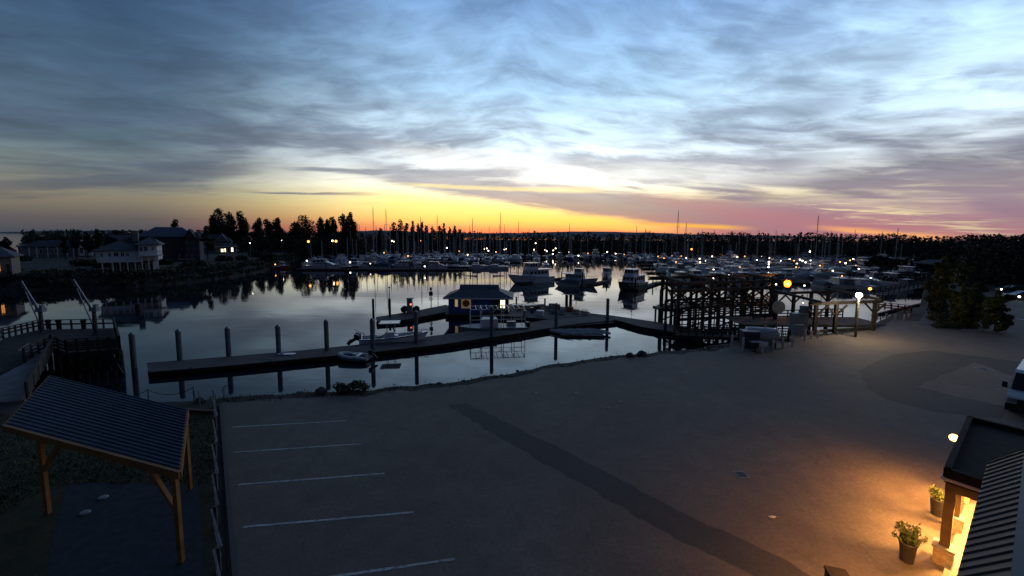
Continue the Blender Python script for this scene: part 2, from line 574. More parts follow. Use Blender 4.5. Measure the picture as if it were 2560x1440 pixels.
def asphalt_mat(name, base, warm):
    mt, nt, b = new_mat(name)
    v = coords(nt, 'Object')
    big = step(nt, noise_n(nt, v, .12, 5, .6), .35, .68)
    c = mixn(nt, big, base, warm)
    med = step(nt, noise_n(nt, v, .9, 6, .7, .3), .36, .64)
    c = mixn(nt, mathn(nt, 'MULTIPLY', med, .45), c, [q * .62 for q in base])
    fine = step(nt, noise_n(nt, v, 7, 9, .8), .35, .65)
    c = mixn(nt, mathn(nt, 'MULTIPLY', fine, .62), c, [q * .45 for q in base])
    grit = step(nt, noise_n(nt, v, 45, 4, .7), .60, .74)
    c = mixn(nt, mathn(nt, 'MULTIPLY', grit, .5), c, [min(1, q * 2.2) for q in warm])
    # oil drips and tyre stains with shapes of their own
    st = step(nt, noise_n(nt, v, .55, 5, .65, .6), .58, .74)
    c = mixn(nt, mathn(nt, 'MULTIPLY', st, .35), c, [q * .35 for q in base])
    vo = nt.nodes.new('ShaderNodeTexVoronoi')
    vo.feature = 'DISTANCE_TO_EDGE'
    vo.inputs['Scale'].default_value = .16
    wv_ = nt.nodes.new('ShaderNodeVectorMath')
    wv_.operation = 'ADD'
    nt.links.new(v, wv_.inputs[0])
    nn = nt.nodes.new('ShaderNodeTexNoise')
    nn.inputs['Scale'].default_value = .6
    nn.inputs['Detail'].default_value = 5
    nt.links.new(v, nn.inputs['Vector'])
    sc = nt.nodes.new('ShaderNodeVectorMath')
    sc.operation = 'SCALE'
    nt.links.new(nn.outputs['Color'], sc.inputs[0])
    sc.inputs['Scale'].default_value = 2.5
    nt.links.new(sc.outputs[0], wv_.inputs[1])
    nt.links.new(wv_.outputs[0], vo.inputs['Vector'])
    crack = step(nt, vo.outputs['Distance'], .006, .002)
    c = mixn(nt, mathn(nt, 'MULTIPLY', mathn(nt, 'MULTIPLY', crack, step(nt, noise_n(nt, v, .3, 2), .45, .6)), .35), c, [q * .3 for q in base])
    nt.links.new(c, b.inputs['Base Color'])
    b.inputs['Roughness'].default_value = .82
    bn = nt.nodes.new('ShaderNodeBump')
    bn.inputs['Strength'].default_value = .35
    bn.inputs['Distance'].default_value = .01
    nt.links.new(noise_n(nt, v, 60, 3), bn.inputs['Height'])
    nt.links.new(bn.outputs[0], b.inputs['Normal'])
    return mt


def grass_mat():
    mt, nt, b = new_mat('grass_turf')
    v = coords(nt, 'Object')
    c = mixn(nt, step(nt, noise_n(nt, v, 1.1, 6, .7), .35, .65), (.016, .022, .007), (.050, .046, .016))
    c = mixn(nt, mathn(nt, 'MULTIPLY', step(nt, noise_n(nt, v, 22, 5, .7), .4, .7), .6), c, (.012, .018, .007))
    nt.links.new(c, b.inputs['Base Color'])
    b.inputs['Roughness'].default_value = .95
    bn = nt.nodes.new('ShaderNodeBump')
    bn.inputs['Strength'].default_value = .8
    bn.inputs['Distance'].default_value = .05
    nt.links.new(noise_n(nt, v, 26, 4), bn.inputs['Height'])
    nt.links.new(bn.outputs[0], b.inputs['Normal'])
    return mt


M['water'] = water_mat()
M['asphalt'] = asphalt_mat('asphalt', (.150, .118, .092), (.212, .170, .132))
M['asphalt_new'] = asphalt_mat('asphalt_new', (.062, .053, .045), (.085, .073, .062))
M['asphalt_path'] = asphalt_mat('asphalt_path', (.085, .085, .088), (.11, .105, .10))
M['grass'] = grass_mat()
_mt, _nt, _b = new_mat('worn_paint')
_v = coords(_nt, 'Object')
_w = step(_nt, noise_n(_nt, _v, 5.5, 8, .75), .50, .60)
_w = mathn(_nt, 'MAXIMUM', mathn(_nt, 'MULTIPLY', _w, .85), mathn(_nt, 'MULTIPLY', step(_nt, noise_n(_nt, _v, .8, 4), .35, .7), .45))
_nt.links.new(mixn(_nt, _w, (.50, .50, .47), (.10, .095, .09)), _b.inputs['Base Color'])
_b.inputs['Roughness'].default_value = .85
M['worn_paint'] = _mt
M['soil'] = mat('soil', (.030, .030, .022), .95, var=.5, scale=.5, bump=.7, bscale=5)

w = struct(MB().poly([(-6000, -120, WZ), (6000, -120, WZ), (6000, 9000, WZ), (-6000, 9000, WZ)]).build('water', 'water'))

# near shore: pixels along the top of the bank, from left to right and on round the basin
shore_px = [(-260, 985), (0, 1002), (120, 1012), (300, 1008), (490, 1001), (700, 986), (800, 980), (930, 974), (1110, 956), (1230, 941), (1330, 922), (1390, 911), (1470, 899),
            (1520, 891), (1600, 884), (1690, 876), (1790, 868), (1838, 856), (1900, 846), (1985, 838), (2080, 832), (2190, 812), (2232, 786), (2270, 772), (2330, 764)]
shore = [at(x, y) for x, y in shore_px]
rng = random.Random(3)
dense = []
for a, b in zip(shore[:-1], shore[1:]):
    n = max(2, int((b - a).length / .9))
    for i in range(n):
        p = a.lerp(b, i / n)
        dense.append(Vector((p.x + rng.uniform(-.12, .12), p.y + rng.uniform(-.22, .22), 0)))
dense.append(shore[-1])
# right-hand shore of the basin, running back beside the shrubs, then the far shore
back_px = [(2338, 706), (2330, 676), (2262, 664), (2170, 650), (1980, 637)]
backs = [at(x, y, -.6) for x, y in back_px]
far_pts = [at(1700, 631, -1.0), at(1400, 628, -1.0), at(1000, 626, -1.0), at(760, 630, -1.0), at(650, 634, -1.0)]
line = dense + backs + far_pts
outer = [Vector((-420, 420, 0)), Vector((-420, 900, 0)), Vector((1500, 900, 0)), Vector((1500, -60, 0)), Vector((-90, -60, 0)), Vector((-90, shore[0].y, 0))]
g = MB()
n = len(line)
top = [Vector((p.x, p.y, 0)) for p in line] + outer
g.poly(top)
drop = []
for i, p in enumerate(line):
    a, b = line[max(0, i - 1)], line[min(n - 1, i + 1)]
    t = (b - a)
    t.z = 0
    t.normalize()
    nrm = Vector((-t.y, t.x, 0))
    drop.append(Vector((p.x, p.y, 0)) + nrm * (2.6 + rng.uniform(-.3, .3)) + Vector((0, 0, WZ - .8)))
o = len(g.v)
mid = [(Vector((p.x, p.y, 0)) * .45 + d * .55) + Vector((rng.uniform(-.2, .2), rng.uniform(-.2, .2), rng.uniform(-.25, .35))) for p, d in zip(line, drop)]
g.v += [(p.x, p.y, 0) for p in line] + [tuple(p) for p in mid] + [tuple(p) for p in drop]
for i in range(n - 1):
    g.f.append((o + i, o + i + 1, o + n + i + 1, o + n + i))
    g.f.append((o + n + i, o + n + i + 1, o + 2 * n + i + 1, o + 2 * n + i))
struct(g.build('ground', 'soil'))

# car park: asphalt sheet just above the ground
inset = [Vector((p.x, p.y - .9 - .5 * math.sin(p.x * 1.7) * .5, .004)) for p in dense if at(560, 1000).x < p.x < at(2085, 832).x]
lot = [at(572, 1440), at(560, 1200), at(548, 1012)] + inset + [at(2092, 836), at(2190, 822), at(2232, 800), at(2300, 803), at(2320, 806), at(2400, 826), at(2432, 800), at(2470, 762), at(2500, 724), at(2530, 704), at(2760, 704), at(2900, 900)]
lot = [Vector((p.x, p.y, .004)) for p in lot] + [Vector((60, 4, .004)), Vector((60, -20, .004)), Vector((-12, -20, .004))]
struct(MB().poly(lot).build('parking_lot', 'asphalt'))


def ragged(px, z, seed, amp):
    rr = random.Random(seed)
    pts = [at(x, y, z) for x, y in px]
    out = []
    for a, b in zip(pts, pts[1:] + pts[:1]):
        n = max(1, int((b - a).length / .45))
        for i in range(n):
            p = a.lerp(b, i / n)
            out.append(p + Vector((rr.gauss(0, amp), rr.gauss(0, amp), 0)))
    return out


def sheet(name, px, mt, z, kind='structure'):
    if name.startswith('patched'):
        return tag(MB().poly(ragged(px, z, len(px), .055)).build(name, mt), kind=kind)
    return tag(MB().poly([at(x, y, z) for x, y in px]).build(name, mt), kind=kind)


sheet('patched_trench', [(1120, 1012), (1165, 1008), (1420, 1130), (1680, 1270), (1960, 1400), (2120, 1500), (2010, 1500), (1850, 1425), (1640, 1318), (1400, 1180), (1230, 1082)], 'asphalt_new', .008)
sheet('patched_asphalt', [(2148, 926), (2230, 886), (2330, 876), (2440, 890), (2580, 908), (2580, 960), (2440, 905), (2290, 965), (2390, 990), (2520, 1018), (2500, 1046), (2330, 1028), (2220, 1000), (2168, 966)], 'asphalt_new', .009)
sheet('footpath', [(2292, 812), (2318, 776), (2342, 744), (2352, 746), (2350, 782), (2362, 806), (2330, 814)], 'asphalt_path', .012)
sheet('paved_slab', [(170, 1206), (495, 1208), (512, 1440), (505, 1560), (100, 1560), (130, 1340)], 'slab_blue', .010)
# grass beside the shelter and along the bank
gz = .006
tag(MB().poly([at(-400, 1035, gz), at(0, 1032, gz), at(120, 1030, gz), at(300, 1022, gz), at(480, 1016, gz), at(532, 1013, gz), at(541, 1120, gz), at(552, 1300, gz), at(566, 1560, gz), at(-900, 1560, gz)]).build('grass', 'grass'), kind='stuff')
vg = MB()
rg = random.Random(5)
px0 = [p for p in dense if at(500, 1000).x < p.x < at(2080, 832).x]
for p in px0:
    dens = 26 if p.x < at(1000, 970).x else (12 if p.x < at(1750, 870).x else 20)
    for _ in range(dens):
        q = Vector((p.x + rg.uniform(-.6, .6), p.y + rg.uniform(-1.0, .25), 0))
        hgt = rg.uniform(.06, .22)
        a = rg.uniform(0, 6.3)
        wv = Vector((math.cos(a), math.sin(a), 0)) * .035
        tip = q + Vector((rg.uniform(-.1, .1), rg.uniform(-.1, .1), hgt))
        vg.add([q - wv, q + wv, tip], [(0, 1, 2)])
tag(vg.build('bank_grass', 'leaf_bank'), kind='stuff')
lg = MB()
for _ in range(9000):
    q = at(rg.uniform(-60, 540), rg.uniform(1035, 1440), .006)
    if q.x > at(536, 1200).x - .15 or (at(150, 1206).x < q.x and q.y < at(300, 1212).y):
        continue
    hgt = rg.uniform(.05, .15)
    a = rg.uniform(0, 6.3)
    wv = Vector((math.cos(a), math.sin(a), 0)) * .03
    lg.add([q - wv, q + wv, q + Vector((rg.uniform(-.08, .08), rg.uniform(-.08, .08), hgt))], [(0, 1, 2)])
tag(lg.build('lawn_blades', 'leaf_green'), kind='stuff')

# parking stripes
names = ['farthest painted white bay line on the car park', 'second farthest painted white bay line on the car park', 'middle painted white bay line on the car park',
         'second nearest painted white bay line on the car park', 'nearest painted white bay line, cut by the photo bottom edge']
for (a, b), lb in zip((((580, 1068), (865, 1052)), ((583, 1131), (902, 1110)), ((596, 1212), (961, 1184)), ((608, 1318), (1034, 1281)), ((640, 1470), (1137, 1398))), names):
    p, q = at(*a), at(*b)
    d = (q - p).normalized() * .055
    nrm = Vector((-d.y, d.x, 0))
    rs = random.Random(a[0])
    pts_t, pts_b = [], []
    for i in range(25):
        c = p.lerp(q, i / 24)
        pts_t.append(c + nrm * rs.uniform(.8, 1.1) + Vector((0, 0, .011)))
        pts_b.append(c - nrm * rs.uniform(.8, 1.1) + Vector((0, 0, .011)))
    tag(MB().poly(pts_b + pts_t[::-1]).build('parking_line', 'worn_paint'), lb, 'road marking', 'white bay lines on the car park')
# kerb on the left of the car park
kp = [at(552, 1014), at(560, 1110), at(571, 1240), at(588, 1440), at(600, 1560)]
kb = MB()
for a, b in zip(kp[:-1], kp[1:]):
    kb.bar(a + Vector((0, 0, .06)), b + Vector((0, 0, .06)), .16, .13)
struct(kb.build('kerb', 'asphalt_path'))
# small litter, drains and reflectors on the tarmac
marks = [(1340, 983, 'beside the water side verge left'), (1440, 983, 'second from left near the verge'), (1521, 1020, 'lone scrap in the middle of the tarmac'), (1551, 1005, 'just right of the middle scrap'),
         (2062, 998, 'right of the trench, before the dark patch'), (1712, 932, 'up near the bank, under the timber pier'), (1780, 925, 'faint one near the bank'), (1931, 1292, 'in the warm light of the porch'), (2497, 973, 'in front of the white van')]
for x, y, lb in marks:
    p = at(x, y, .012)
    rs = random.Random(x)
    k = 12
    ring = [(.16 * rs.uniform(.6, 1.2) * math.cos(6.283 * i / k), .07 * rs.uniform(.6, 1.2) * math.sin(6.283 * i / k), 0) for i in range(k)]
    o_ = MB().loft([ring, [(a * .8, b * .8, .02) for a, b, c in ring]]).build('paper_scrap', 'stripe_paint')
    o_.location = p
    tag(o_, 'small pale scrap lying on the tarmac, ' + lb, 'litter', 'pale scraps on the tarmac')
for x, y, s, lb in ((1853, 1187, .5, 'square iron drain grate in the open tarmac'), (2460, 923, .9, 'round dark drain cover in front of the white van')):
    d = thing('drain_cover', lb, 'drain', at(x, y, .010))
    fr = MB()
    for sx, sy, wx, wy in ((-1, 0, .06, 1), (1, 0, .06, 1), (0, -1, .88, .06), (0, 1, .88, .06)):
        fr.box((sx * s * .47, sy * s * .47, .004), (wx * s, wy * s, .02))
    fr.build('frame', 'galv', d)
    b_ = MB()
    for i in range(7):
        b_.box(((i - 3) * s * .125, 0, .002), (s * .05, s * .88, .014))
    b_.build('grate', 'black', d)

# low hills across the sea
hl = MB()
rh = random.Random(8)
ridge = []
for i in range(121):
    px = -300 + i * 27
    Y = 5200
    top_y = (583 if px < 1600 else 583 + (px - 1600) * .02) - 7 * math.exp(-((px - 950) / 120.0) ** 2) - 4 * math.exp(-((px - 1480) / 160.0) ** 2) - 7 * math.exp(-((px - 250) / 260.0) ** 2) + rh.uniform(-.8, .8)
    ridge.append(far(px, top_y, Y))
fr_ = [Vector((p.x * .93, 4700, WZ - 1)) for p in ridge]
bk = [Vector((p.x * 1.1, 5900, WZ - 1)) for p in ridge]
hl.loft([fr_, ridge, bk], closed=False, caps=False)
struct(hl.build('hills', mat('hill_haze_blue', (.075, .085, .11), .95, var=.25, scale=.004)))  # bluish fade of distance haze is put into the hills' colour
# ------------------------------------------------------------------ vegetation helpers
def crown_tree(name, label, P, h, lobes, leafm, nleaf, lsize, trunk_r=.25, cat='tree', group=None, limbs=4, seed=1, trunk_h=.45):
    """tapered trunk with limbs, crown of leaf clumps; lobes = (dx, dy, z, rx, ry, rz) in metres"""
    rr = random.Random(seed)
    t = thing(name, label, cat, P, 0, group)
    tr = MB()
    pts = [Vector((0, 0, -.4)), Vector((rr.uniform(-.1, .1) * h * .05, 0, h * trunk_h * .5)), Vector((rr.uniform(-.3, .3), rr.uniform(-.3, .3), h * trunk_h))]
    tr.tube(pts[0], pts[1], trunk_r, trunk_r * .8, 7)
    tr.tube(pts[1], pts[2], trunk_r * .8, trunk_r * .55, 7)
    for lb in lobes[:limbs + 2]:
        tr.tube(pts[2], (lb[0] * .8, lb[1] * .8, lb[2]), trunk_r * .45, trunk_r * .12, 5)
        tr.tube(pts[1], (lb[0] * .6, lb[1] * .6, lb[2] * .85), trunk_r * .35, trunk_r * .1, 5)
    tr.build('trunk', 'bark', t)
    cb = MB()
    tot = sum(l[3] * l[4] * l[5] for l in lobes) ** 1.0
    for l in lobes:
        k = max(20, int(nleaf * (l[3] * l[4] * l[5]) / tot))
        cb.leaves(l[:3], l[3:], k, lsize, rr)
    cb.build('crown', leafm, t)
    return t


def lobes_round(h, r, n, seed, base=.25, squash=1.0):
    rr = random.Random(seed)
    out = []
    for i in range(n):
        a = rr.uniform(0, 6.283)
        q = rr.random() ** .5 * r * .6
        z = h * rr.uniform(base + .1, .84)
        k = r * rr.uniform(.34, .55) * (1.15 - .45 * abs(z / h - .5) * 2)
        out.append((q * math.cos(a), q * math.sin(a) * .8, z, k, k, min(k * squash, h - z)))
    out.append((0, 0, h * .80, r * .36, r * .36, h * .20))
    return out


def lobes_ragged(h, r, n, seed, base=.1):
    rr = random.Random(seed)
    out = []
    for i in range(n):
        z = h * rr.uniform(base, .90)
        env = r * (.55 + .6 * math.sin(math.pi * min(1, .12 + z / h * .86)))
        a = rr.uniform(0, 6.283)
        q = env * rr.uniform(.35, .95)
        k = r * rr.uniform(.12, .26)
        out.append((q * math.cos(a), q * math.sin(a) * .85, z, k * 1.15, k, min(k * rr.uniform(.7, 1.1), h - z + .1)))
    out.append((rr.uniform(-.2, .2) * r, 0, h * .93, r * .16, r * .16, h * .08))
    return out


def lobes_poplar(h, r, n, seed):
    rr = random.Random(seed)
    out = []
    for i in range(n):
        z = h * (.16 + .70 * i / (n - 1))
        w = r * (1 - abs(2 * (z / h) - .85) ** 2 * .55)
        out.append((rr.uniform(-.35, .35) * w, rr.uniform(-.35, .35) * w, z, w * rr.uniform(.45, .75), w * rr.uniform(.5, .7), h * .13))
    out.append((rr.uniform(-.1, .1) * r, 0, h * .9, r * .28, r * .28, h * .1))
    return out


# ------------------------------------------------------------------ left bank
lb_px = [(-420, 745), (-200, 738), (0, 730), (120, 726), (240, 722), (340, 719), (430, 712), (520, 702), (590, 692), (640, 683), (676, 673), (700, 664), (722, 655), (744, 648), (775, 643), (850, 636)]
rl = random.Random(21)
base = []
for a, b in zip(lb_px[:-1], lb_px[1:]):
    for i in range(8):
        t = i / 8
        base.append(at(a[0] + (b[0] - a[0]) * t, a[1] + (b[1] - a[1]) * t + rl.uniform(-.5, .5), WZ))
base.append(at(*lb_px[-1], WZ))
rings = []
for off, z in ((-1.2, WZ - .9), (.6, WZ + .3), (3, -.9), (7, .1), (14, .6), (30, .9), (120, 1.0), (215, .8), (270, -.5), (290, WZ - 1)):
    ring = []
    for p in base:
        d = Vector((p.x, p.y, 0))
        u = d.normalized()
        q = d + u * off * (1 if off < 20 else .8)
        ring.append((q.x, q.y, z + (rl.uniform(-.25, .25) if -1 < off < 20 else 0)))
    rings.append(ring)
lbm = MB().loft(rings, closed=False, caps=False)
struct(lbm.build('left_bank', 'soil'))


def lbz(px, py):
    return at(px, py, .8)


# scrub all along the bank
sc = MB()
rs = random.Random(31)
for i in range(520):
    k = rs.randrange(len(base) - 1)
    p = base[k].lerp(base[k + 1], rs.random())
    u = Vector((p.x, p.y, 0)).normalized()
    off = rs.uniform(.8, 9) if rs.random() < .7 else rs.uniform(8, 24)
    q = p + u * off
    z = {True: -1.2, False: .3}[off < 3.5]
    r = rs.uniform(.5, 1.25) * (1.25 if p.x > -75 else 1.0)
    sc.leaves((q.x, q.y, z + r * .3), (r * 1.5, r * 1.5, r * .9), 42, .28, rs)
tag(sc.build('bank_scrub', 'leaf_bank'), kind='stuff')
gr = MB()
for i in range(5000):
    k = rs.randrange(len(base) - 1)
    p = base[k].lerp(base[k + 1], rs.random())
    u = Vector((p.x, p.y, 0)).normalized()
    q = p + u * rs.uniform(6, 34)
    gr.leaves((q.x, q.y, .75), (.5, .5, .25), 3, .2, rs)
tag(gr.build('meadow_grass', 'leaf_green'), kind='stuff')


# ------------------------------------------------------------------ houses, laid out at real size from their place on the bank
class House:
    def __init__(s, name, label, x0, yb, z=.8, cat='house'):
        P = at(x0, yb, z)
        th = math.atan2(-P.x, P.y)
        rz = th * .8 if x0 < 1280 else 0
        s.x0, s.yb, s.k = x0, yb, P.y / F
        s.kx = s.k / (math.cos(rz) + math.tan(th) * math.sin(rz))
        s.t = thing(name, label, cat, P, rz)

    def X(s, px):
        return (px - s.x0) * s.kx

    def Z(s, py):
        return (s.yb - py) * s.k

    def wall(s, x1, x2, y1, y2, d0, d1, mt, name='wall'):
        b = MB()
        b.box(((s.X(x1) + s.X(x2)) / 2, (d0 + d1) / 2, (s.Z(y1) + s.Z(y2)) / 2), (abs(s.X(x2) - s.X(x1)), d1 - d0, abs(s.Z(y1) - s.Z(y2))))
        return b.build(name, mt, s.t)

    def hip(s, x1, x2, ye, yr, d0, d1, mt, inset=None, gable=False, ov=.5):
        a, b = s.X(x1) - ov, s.X(x2) + ov
        ze, zr = s.Z(ye), s.Z(yr)
        dm = (d0 + d1) / 2
        i = 0 if gable else (inset if inset is not None else min((d1 - d0) / 2, (b - a) / 2 - .2))
        D0, D1 = d0 - ov, d1 + ov
        v = [(a, D0, ze), (b, D0, ze), (b, D1, ze), (a, D1, ze), (a + i, dm, zr), (b - i, dm, zr)]
        v2 = [(p[0], p[1], p[2] - .22) for p in v[:4]]
        m_ = MB().add(v + v2, [(0, 1, 5, 4), (1, 2, 5), (2, 3, 4, 5), (3, 0, 4), (6, 7, 1, 0), (7, 8, 2, 1), (8, 9, 3, 2), (9, 6, 0, 3), (9, 8, 7, 6)])
        return m_.build('roof', mt, s.t)

    def front_gable(s, x1, x2, ye, yp, d0, d1, wallm, roofm, trim='white_paint'):
        a, b, c = s.X(x1), s.X(x2), s.X((x1 + x2) / 2)
        ze, zp = s.Z(ye), s.Z(yp)
        MB().add([(a, d0, ze), (b, d0, ze), (c, d0, zp), (a, d1, ze), (b, d1, ze), (c, d1, zp)], [(0, 1, 2), (5, 4, 3), (3, 4, 1, 0)]).build('gable', wallm, s.t)
        q = MB()
        q.add([(a - .3, d0 - .3, ze - .1), (c, d0 - .3, zp + .18), (c, d1, zp + .18), (a - .3, d1, ze - .1), (a - .3, d0 - .3, ze - .25), (c, d0 - .3, zp + .04), (c, d1, zp + .04), (a - .3, d1, ze - .25)],
              [(0, 1, 2, 3), (7, 6, 5, 4), (0, 4, 5, 1), (3, 2, 6, 7), (0, 3, 7, 4)])
        q.add([(b + .3, d0 - .3, ze - .1), (c, d0 - .3, zp + .18), (c, d1, zp + .18), (b + .3, d1, ze - .1), (b + .3, d0 - .3, ze - .25), (c, d0 - .3, zp + .04), (c, d1, zp + .04), (b + .3, d1, ze - .25)],
              [(3, 2, 1, 0), (4, 5, 6, 7), (1, 5, 4, 0), (7, 6, 2, 3), (4, 7, 3, 0)])
        r_ = q.build('roof', roofm, s.t)
        if trim:
            MB().bar((a - .3, d0 - .34, ze - .2), (c, d0 - .34, zp + .1), .08, .3, (0, 1, 0)).bar((b + .3, d0 - .36, ze - .2), (c, d0 - .36, zp + .1), .08, .3, (0, 1, 0)).build('bargeboard', trim, r_)

    def win(s, x1, x2, y1, y2, d, pane='glass_dark', frame='white_paint', bars=1, arch=False):
        a, b, z0, z1 = s.X(x1), s.X(x2), s.Z(y2), s.Z(y1)
        w = .09
        f = MB()
        f.box(((a + b) / 2, d - .02, z0), (b - a + 2 * w, .12, w)).box(((a + b) / 2, d - .02, z1), (b - a + 2 * w, .12, w))
        f.box((a - w / 2, d - .02, (z0 + z1) / 2), (w, .12, z1 - z0)).box((b + w / 2, d - .02, (z0 + z1) / 2), (w, .12, z1 - z0))
        for i in range(bars):
            xx = a + (b - a) * (i + 1) / (bars + 1)
            f.box((xx, d - .03, (z0 + z1) / 2), (.05, .06, z1 - z0))
        fo = f.build('window', frame, s.t)
        p = MB()
        if arch:
            n = 10
            top = [((a + b) / 2 + math.cos(math.pi * i / n) * (b - a) / 2, d - .01, z1 - (b - a) / 2 + math.sin(math.pi * i / n) * (b - a) / 2) for i in range(n + 1)]
            p.poly([(a, d - .01, z0), (b, d - .01, z0)] + top)
        else:
            p.box(((a + b) / 2, d, (z0 + z1) / 2), (b - a, .05, z1 - z0))
        p.build('pane', pane, fo)
        return fo

    def post(s, x, y1, y2, d, w=.22, mt='white_paint'):
        z0, z1 = s.Z(y2), s.Z(y1)
        return MB().box((s.X(x), d, (z0 + z1) / 2), (w, w, z1 - z0)).build('post', mt, s.t)

    def rail(s, x1, x2, y1, y2, d, mt='white_paint', n=14):
        a, b, z0, z1 = s.X(x1), s.X(x2), s.Z(y2), s.Z(y1)
        r_ = MB().box(((a + b) / 2, d, z1), (b - a, .08, .1)).box(((a + b) / 2, d, z0 + .1), (b - a, .06, .07))
        for i in range(n + 1):
            r_.box((a + (b - a) * i / n, d, (z0 + z1) / 2), (.05, .05, z1 - z0))
        return r_.build('railing', mt, s.t)


# white two-storey house with balconies
h = House('white_house', 'pale two-storey house on stilts with a hipped roof and long white balcony', 328, 678)
h.wall(282, 384, 652, 679, 1.6, 9, 'grey_wall', 'lower_wall')
h.wall(246, 352, 624, 652, 0, 10, 'cream_paint')
h.wall(352, 400, 611, 652, -.8, 9, 'cream_paint')
r0 = h.hip(243, 355, 625, 588, 0, 10, 'shingle', 7.5)
h.hip(349, 403, 611, 589, -.8, 9, 'shingle', 3.0)
MB().box((h.X(340), 3.2, h.Z(596)), (1.2, 1.2, 3.6)).build('chimney', 'grey_wall', r0)
for a, b, y1, y2, d in ((258, 263, 632, 641, 0), (276, 282, 631, 641, 0), (289, 300, 630, 641, 0), (306, 314, 630, 641, 0), (319, 326, 632, 641, 0), (355, 363, 617, 629, -.8), (367, 376, 616, 629, -.8), (388, 393, 617, 627, -.8)):
    h.win(a, b, y1, y2, d, 'glass_dark')
for a, b in ((290, 305), (309, 324), (330, 343), (350, 362), (368, 382)):
    h.win(a, b, 660, 676, 1.6, 'glass_dark')
h.wall(255, 362, 651.5, 653.5, -3.0, -.02, 'white_paint', 'balcony_floor')
h.wall(352, 416, 637.5, 639.5, -3.0, -.82, 'white_paint', 'balcony_floor')
h.rail(256, 362, 642, 651.5, -2.9)
h.rail(357, 416, 628, 637.5, -2.9, n=10)
for x in (266, 290, 308, 326, 345):
    h.post(x, 653.5, 678, -2.8)
for x in (362, 379, 397, 403):
    h.post(x, 639.5, 674, -2.6)

# big dark house behind
h = House('dark_house', 'large dark shingled house with a long slate-blue hipped roof and many small windows', 425, 655, .9)
h.wall(345, 470, 592, 656, 6, 18, 'slate_wall')
h.wall(462, 500, 594, 656, 4, 17, 'slate_wall')
h.hip(340, 486, 592, 567, 6, 18, 'metal_roof', 4.5)
h.front_gable(462, 490, 594, 573, 3.4, 12, 'slate_wall', 'dark_shingle', None)
h.hip(478, 502, 596, 580, 4, 15, 'dark_shingle', 1.6)
for x in (416, 424, 443, 463, 467, 480):
    h.win(x, x + 5, 600, 612, 6 if x < 460 else 4, 'glass_dark', 'grey_wall')
for x in (447, 466, 482):
    h.win(x, x + 5, 622, 634, 6 if x < 460 else 4, 'glass_dark', 'grey_wall')
h.win(460, 464, 629, 633, 5.9, 'win_orange', 'grey_wall', 0)
h.wall(443, 486, 649, 651, 1.2, 3.98, 'grey_wall', 'porch_floor')
for x in (448, 466, 481):
    h.post(x, 637, 656, 1.6, .25, 'grey_wall')

# house with the lit arched window
h = House('arched_window_house', 'low house with brightly lit arched end window beside the tall trees', 545, 634, .9)
h.wall(500, 576, 604, 634, 2, 12, 'grey_wall')
h.wall(556, 592, 617, 634, -1.2, 1.98, 'grey_wall', 'bay_wall')
h.hip(498, 576, 604, 586, 2, 12, 'dark_shingle', 3.5)
h.front_gable(540, 572, 604, 586, 1.5, 8, 'grey_wall', 'shingle', 'white_paint')
h.hip(554, 594, 618, 609, -1.2, 2.4, 'shingle', 1.2)
h.wall(500, 594, 616, 617.5, -2.2, -1.3, 'white_paint', 'canopy_edge')
for x in (503, 510, 524, 532, 548, 562):
    h.win(x, x + 4, 606, 612, 2 if x < 556 else 1.95, 'glass_dark')
h.win(554, 560, 622, 630, -1.2, 'win_bright', 'dark_wall', 1)
h.win(563, 566, 621, 630, -1.2, 'win_bright', 'dark_wall', 0)
h.win(580, 585, 617, 629.5, -1.2, 'win_bright', 'dark_wall', 1, True)

# long low house with twin white gables
h = House('twin_gable_house', 'long low house with two small white gables along the water', 150, 643, .9)
h.wall(66, 246, 616, 643, 0, 9, 'grey_wall')
h.hip(62, 250, 616, 601, 0, 9, 'dark_shingle', 4)
for a, b, yp in ((200, 218, 601), (219, 238, 609)):
    h.wall(a + 1, b - 1, 612, 640, -1.6, -.02, 'cream_paint', 'gable_wall')
    h.front_gable(a, b, 613, yp, -1.6, 3, 'cream_paint', 'dark_shingle')
for x in (92, 102, 115, 128, 139, 152, 165, 178, 190, 242):
    h.win(x, x + 6, 622, 634, 0, 'glass_dark')
for a, b in ((205, 213), (224, 231)):
    h.win(a, b, 620, 634, -1.6, 'glass_dark')
for x in (80, 98, 124, 148, 172, 188):
    h.post(x, 618, 643, -1.8, .22)

# roofs behind
h = House('far_hip_house', 'dark far hipped house with two glowing orange windows', 115, 622, .9)
h.wall(72, 150, 601, 622, 18, 30, 'slate_wall')
h.hip(70, 155, 602, 585, 18, 30, 'dark_shingle', 5)
for a, b, mt in ((75, 79, 'win_orange'), (83, 88, 'win_orange'), (106, 110, 'win_warm')):
    h.win(a, b, 606, 612, 18, mt, 'dark_wall', 0)
h = House('far_lit_house', 'distant house with one warm lit window over the white house roof', 285, 615, .9)
h.wall(252, 312, 592, 615, 30, 42, 'slate_wall')
h.hip(258, 316, 593, 577, 30, 42, 'dark_shingle', 4)
h.win(260, 267, 598, 603, 30, 'win_bright', 'dark_wall', 0)
h.win(306, 308, 580, 583, 29.9, 'win_orange', 'dark_wall', 0)
h = House('far_low_house', 'small distant pale house at the far left shore', 45, 634, .9)
h.wall(34, 66, 618, 634, 8, 15, 'grey_wall')
h.hip(32, 68, 618, 611, 8, 15, 'shingle', 2)
h.win(44, 49, 622, 630, 8, 'glass_dark')
h = House('edge_house', 'house cut by the left photo edge with a tall orange lit window', 0, 690, .6)
h.wall(-60, 33, 640, 690, 0, 8, 'warm_wall')
h.hip(-70, 36, 641, 616, 0, 8, 'shingle', 3)
h.win(-6, 3, 655, 678, 0, 'win_orange', 'grey_wall', 1)
h.win(20, 27, 660, 684, 0, 'glass_dark', 'grey_wall', 1)

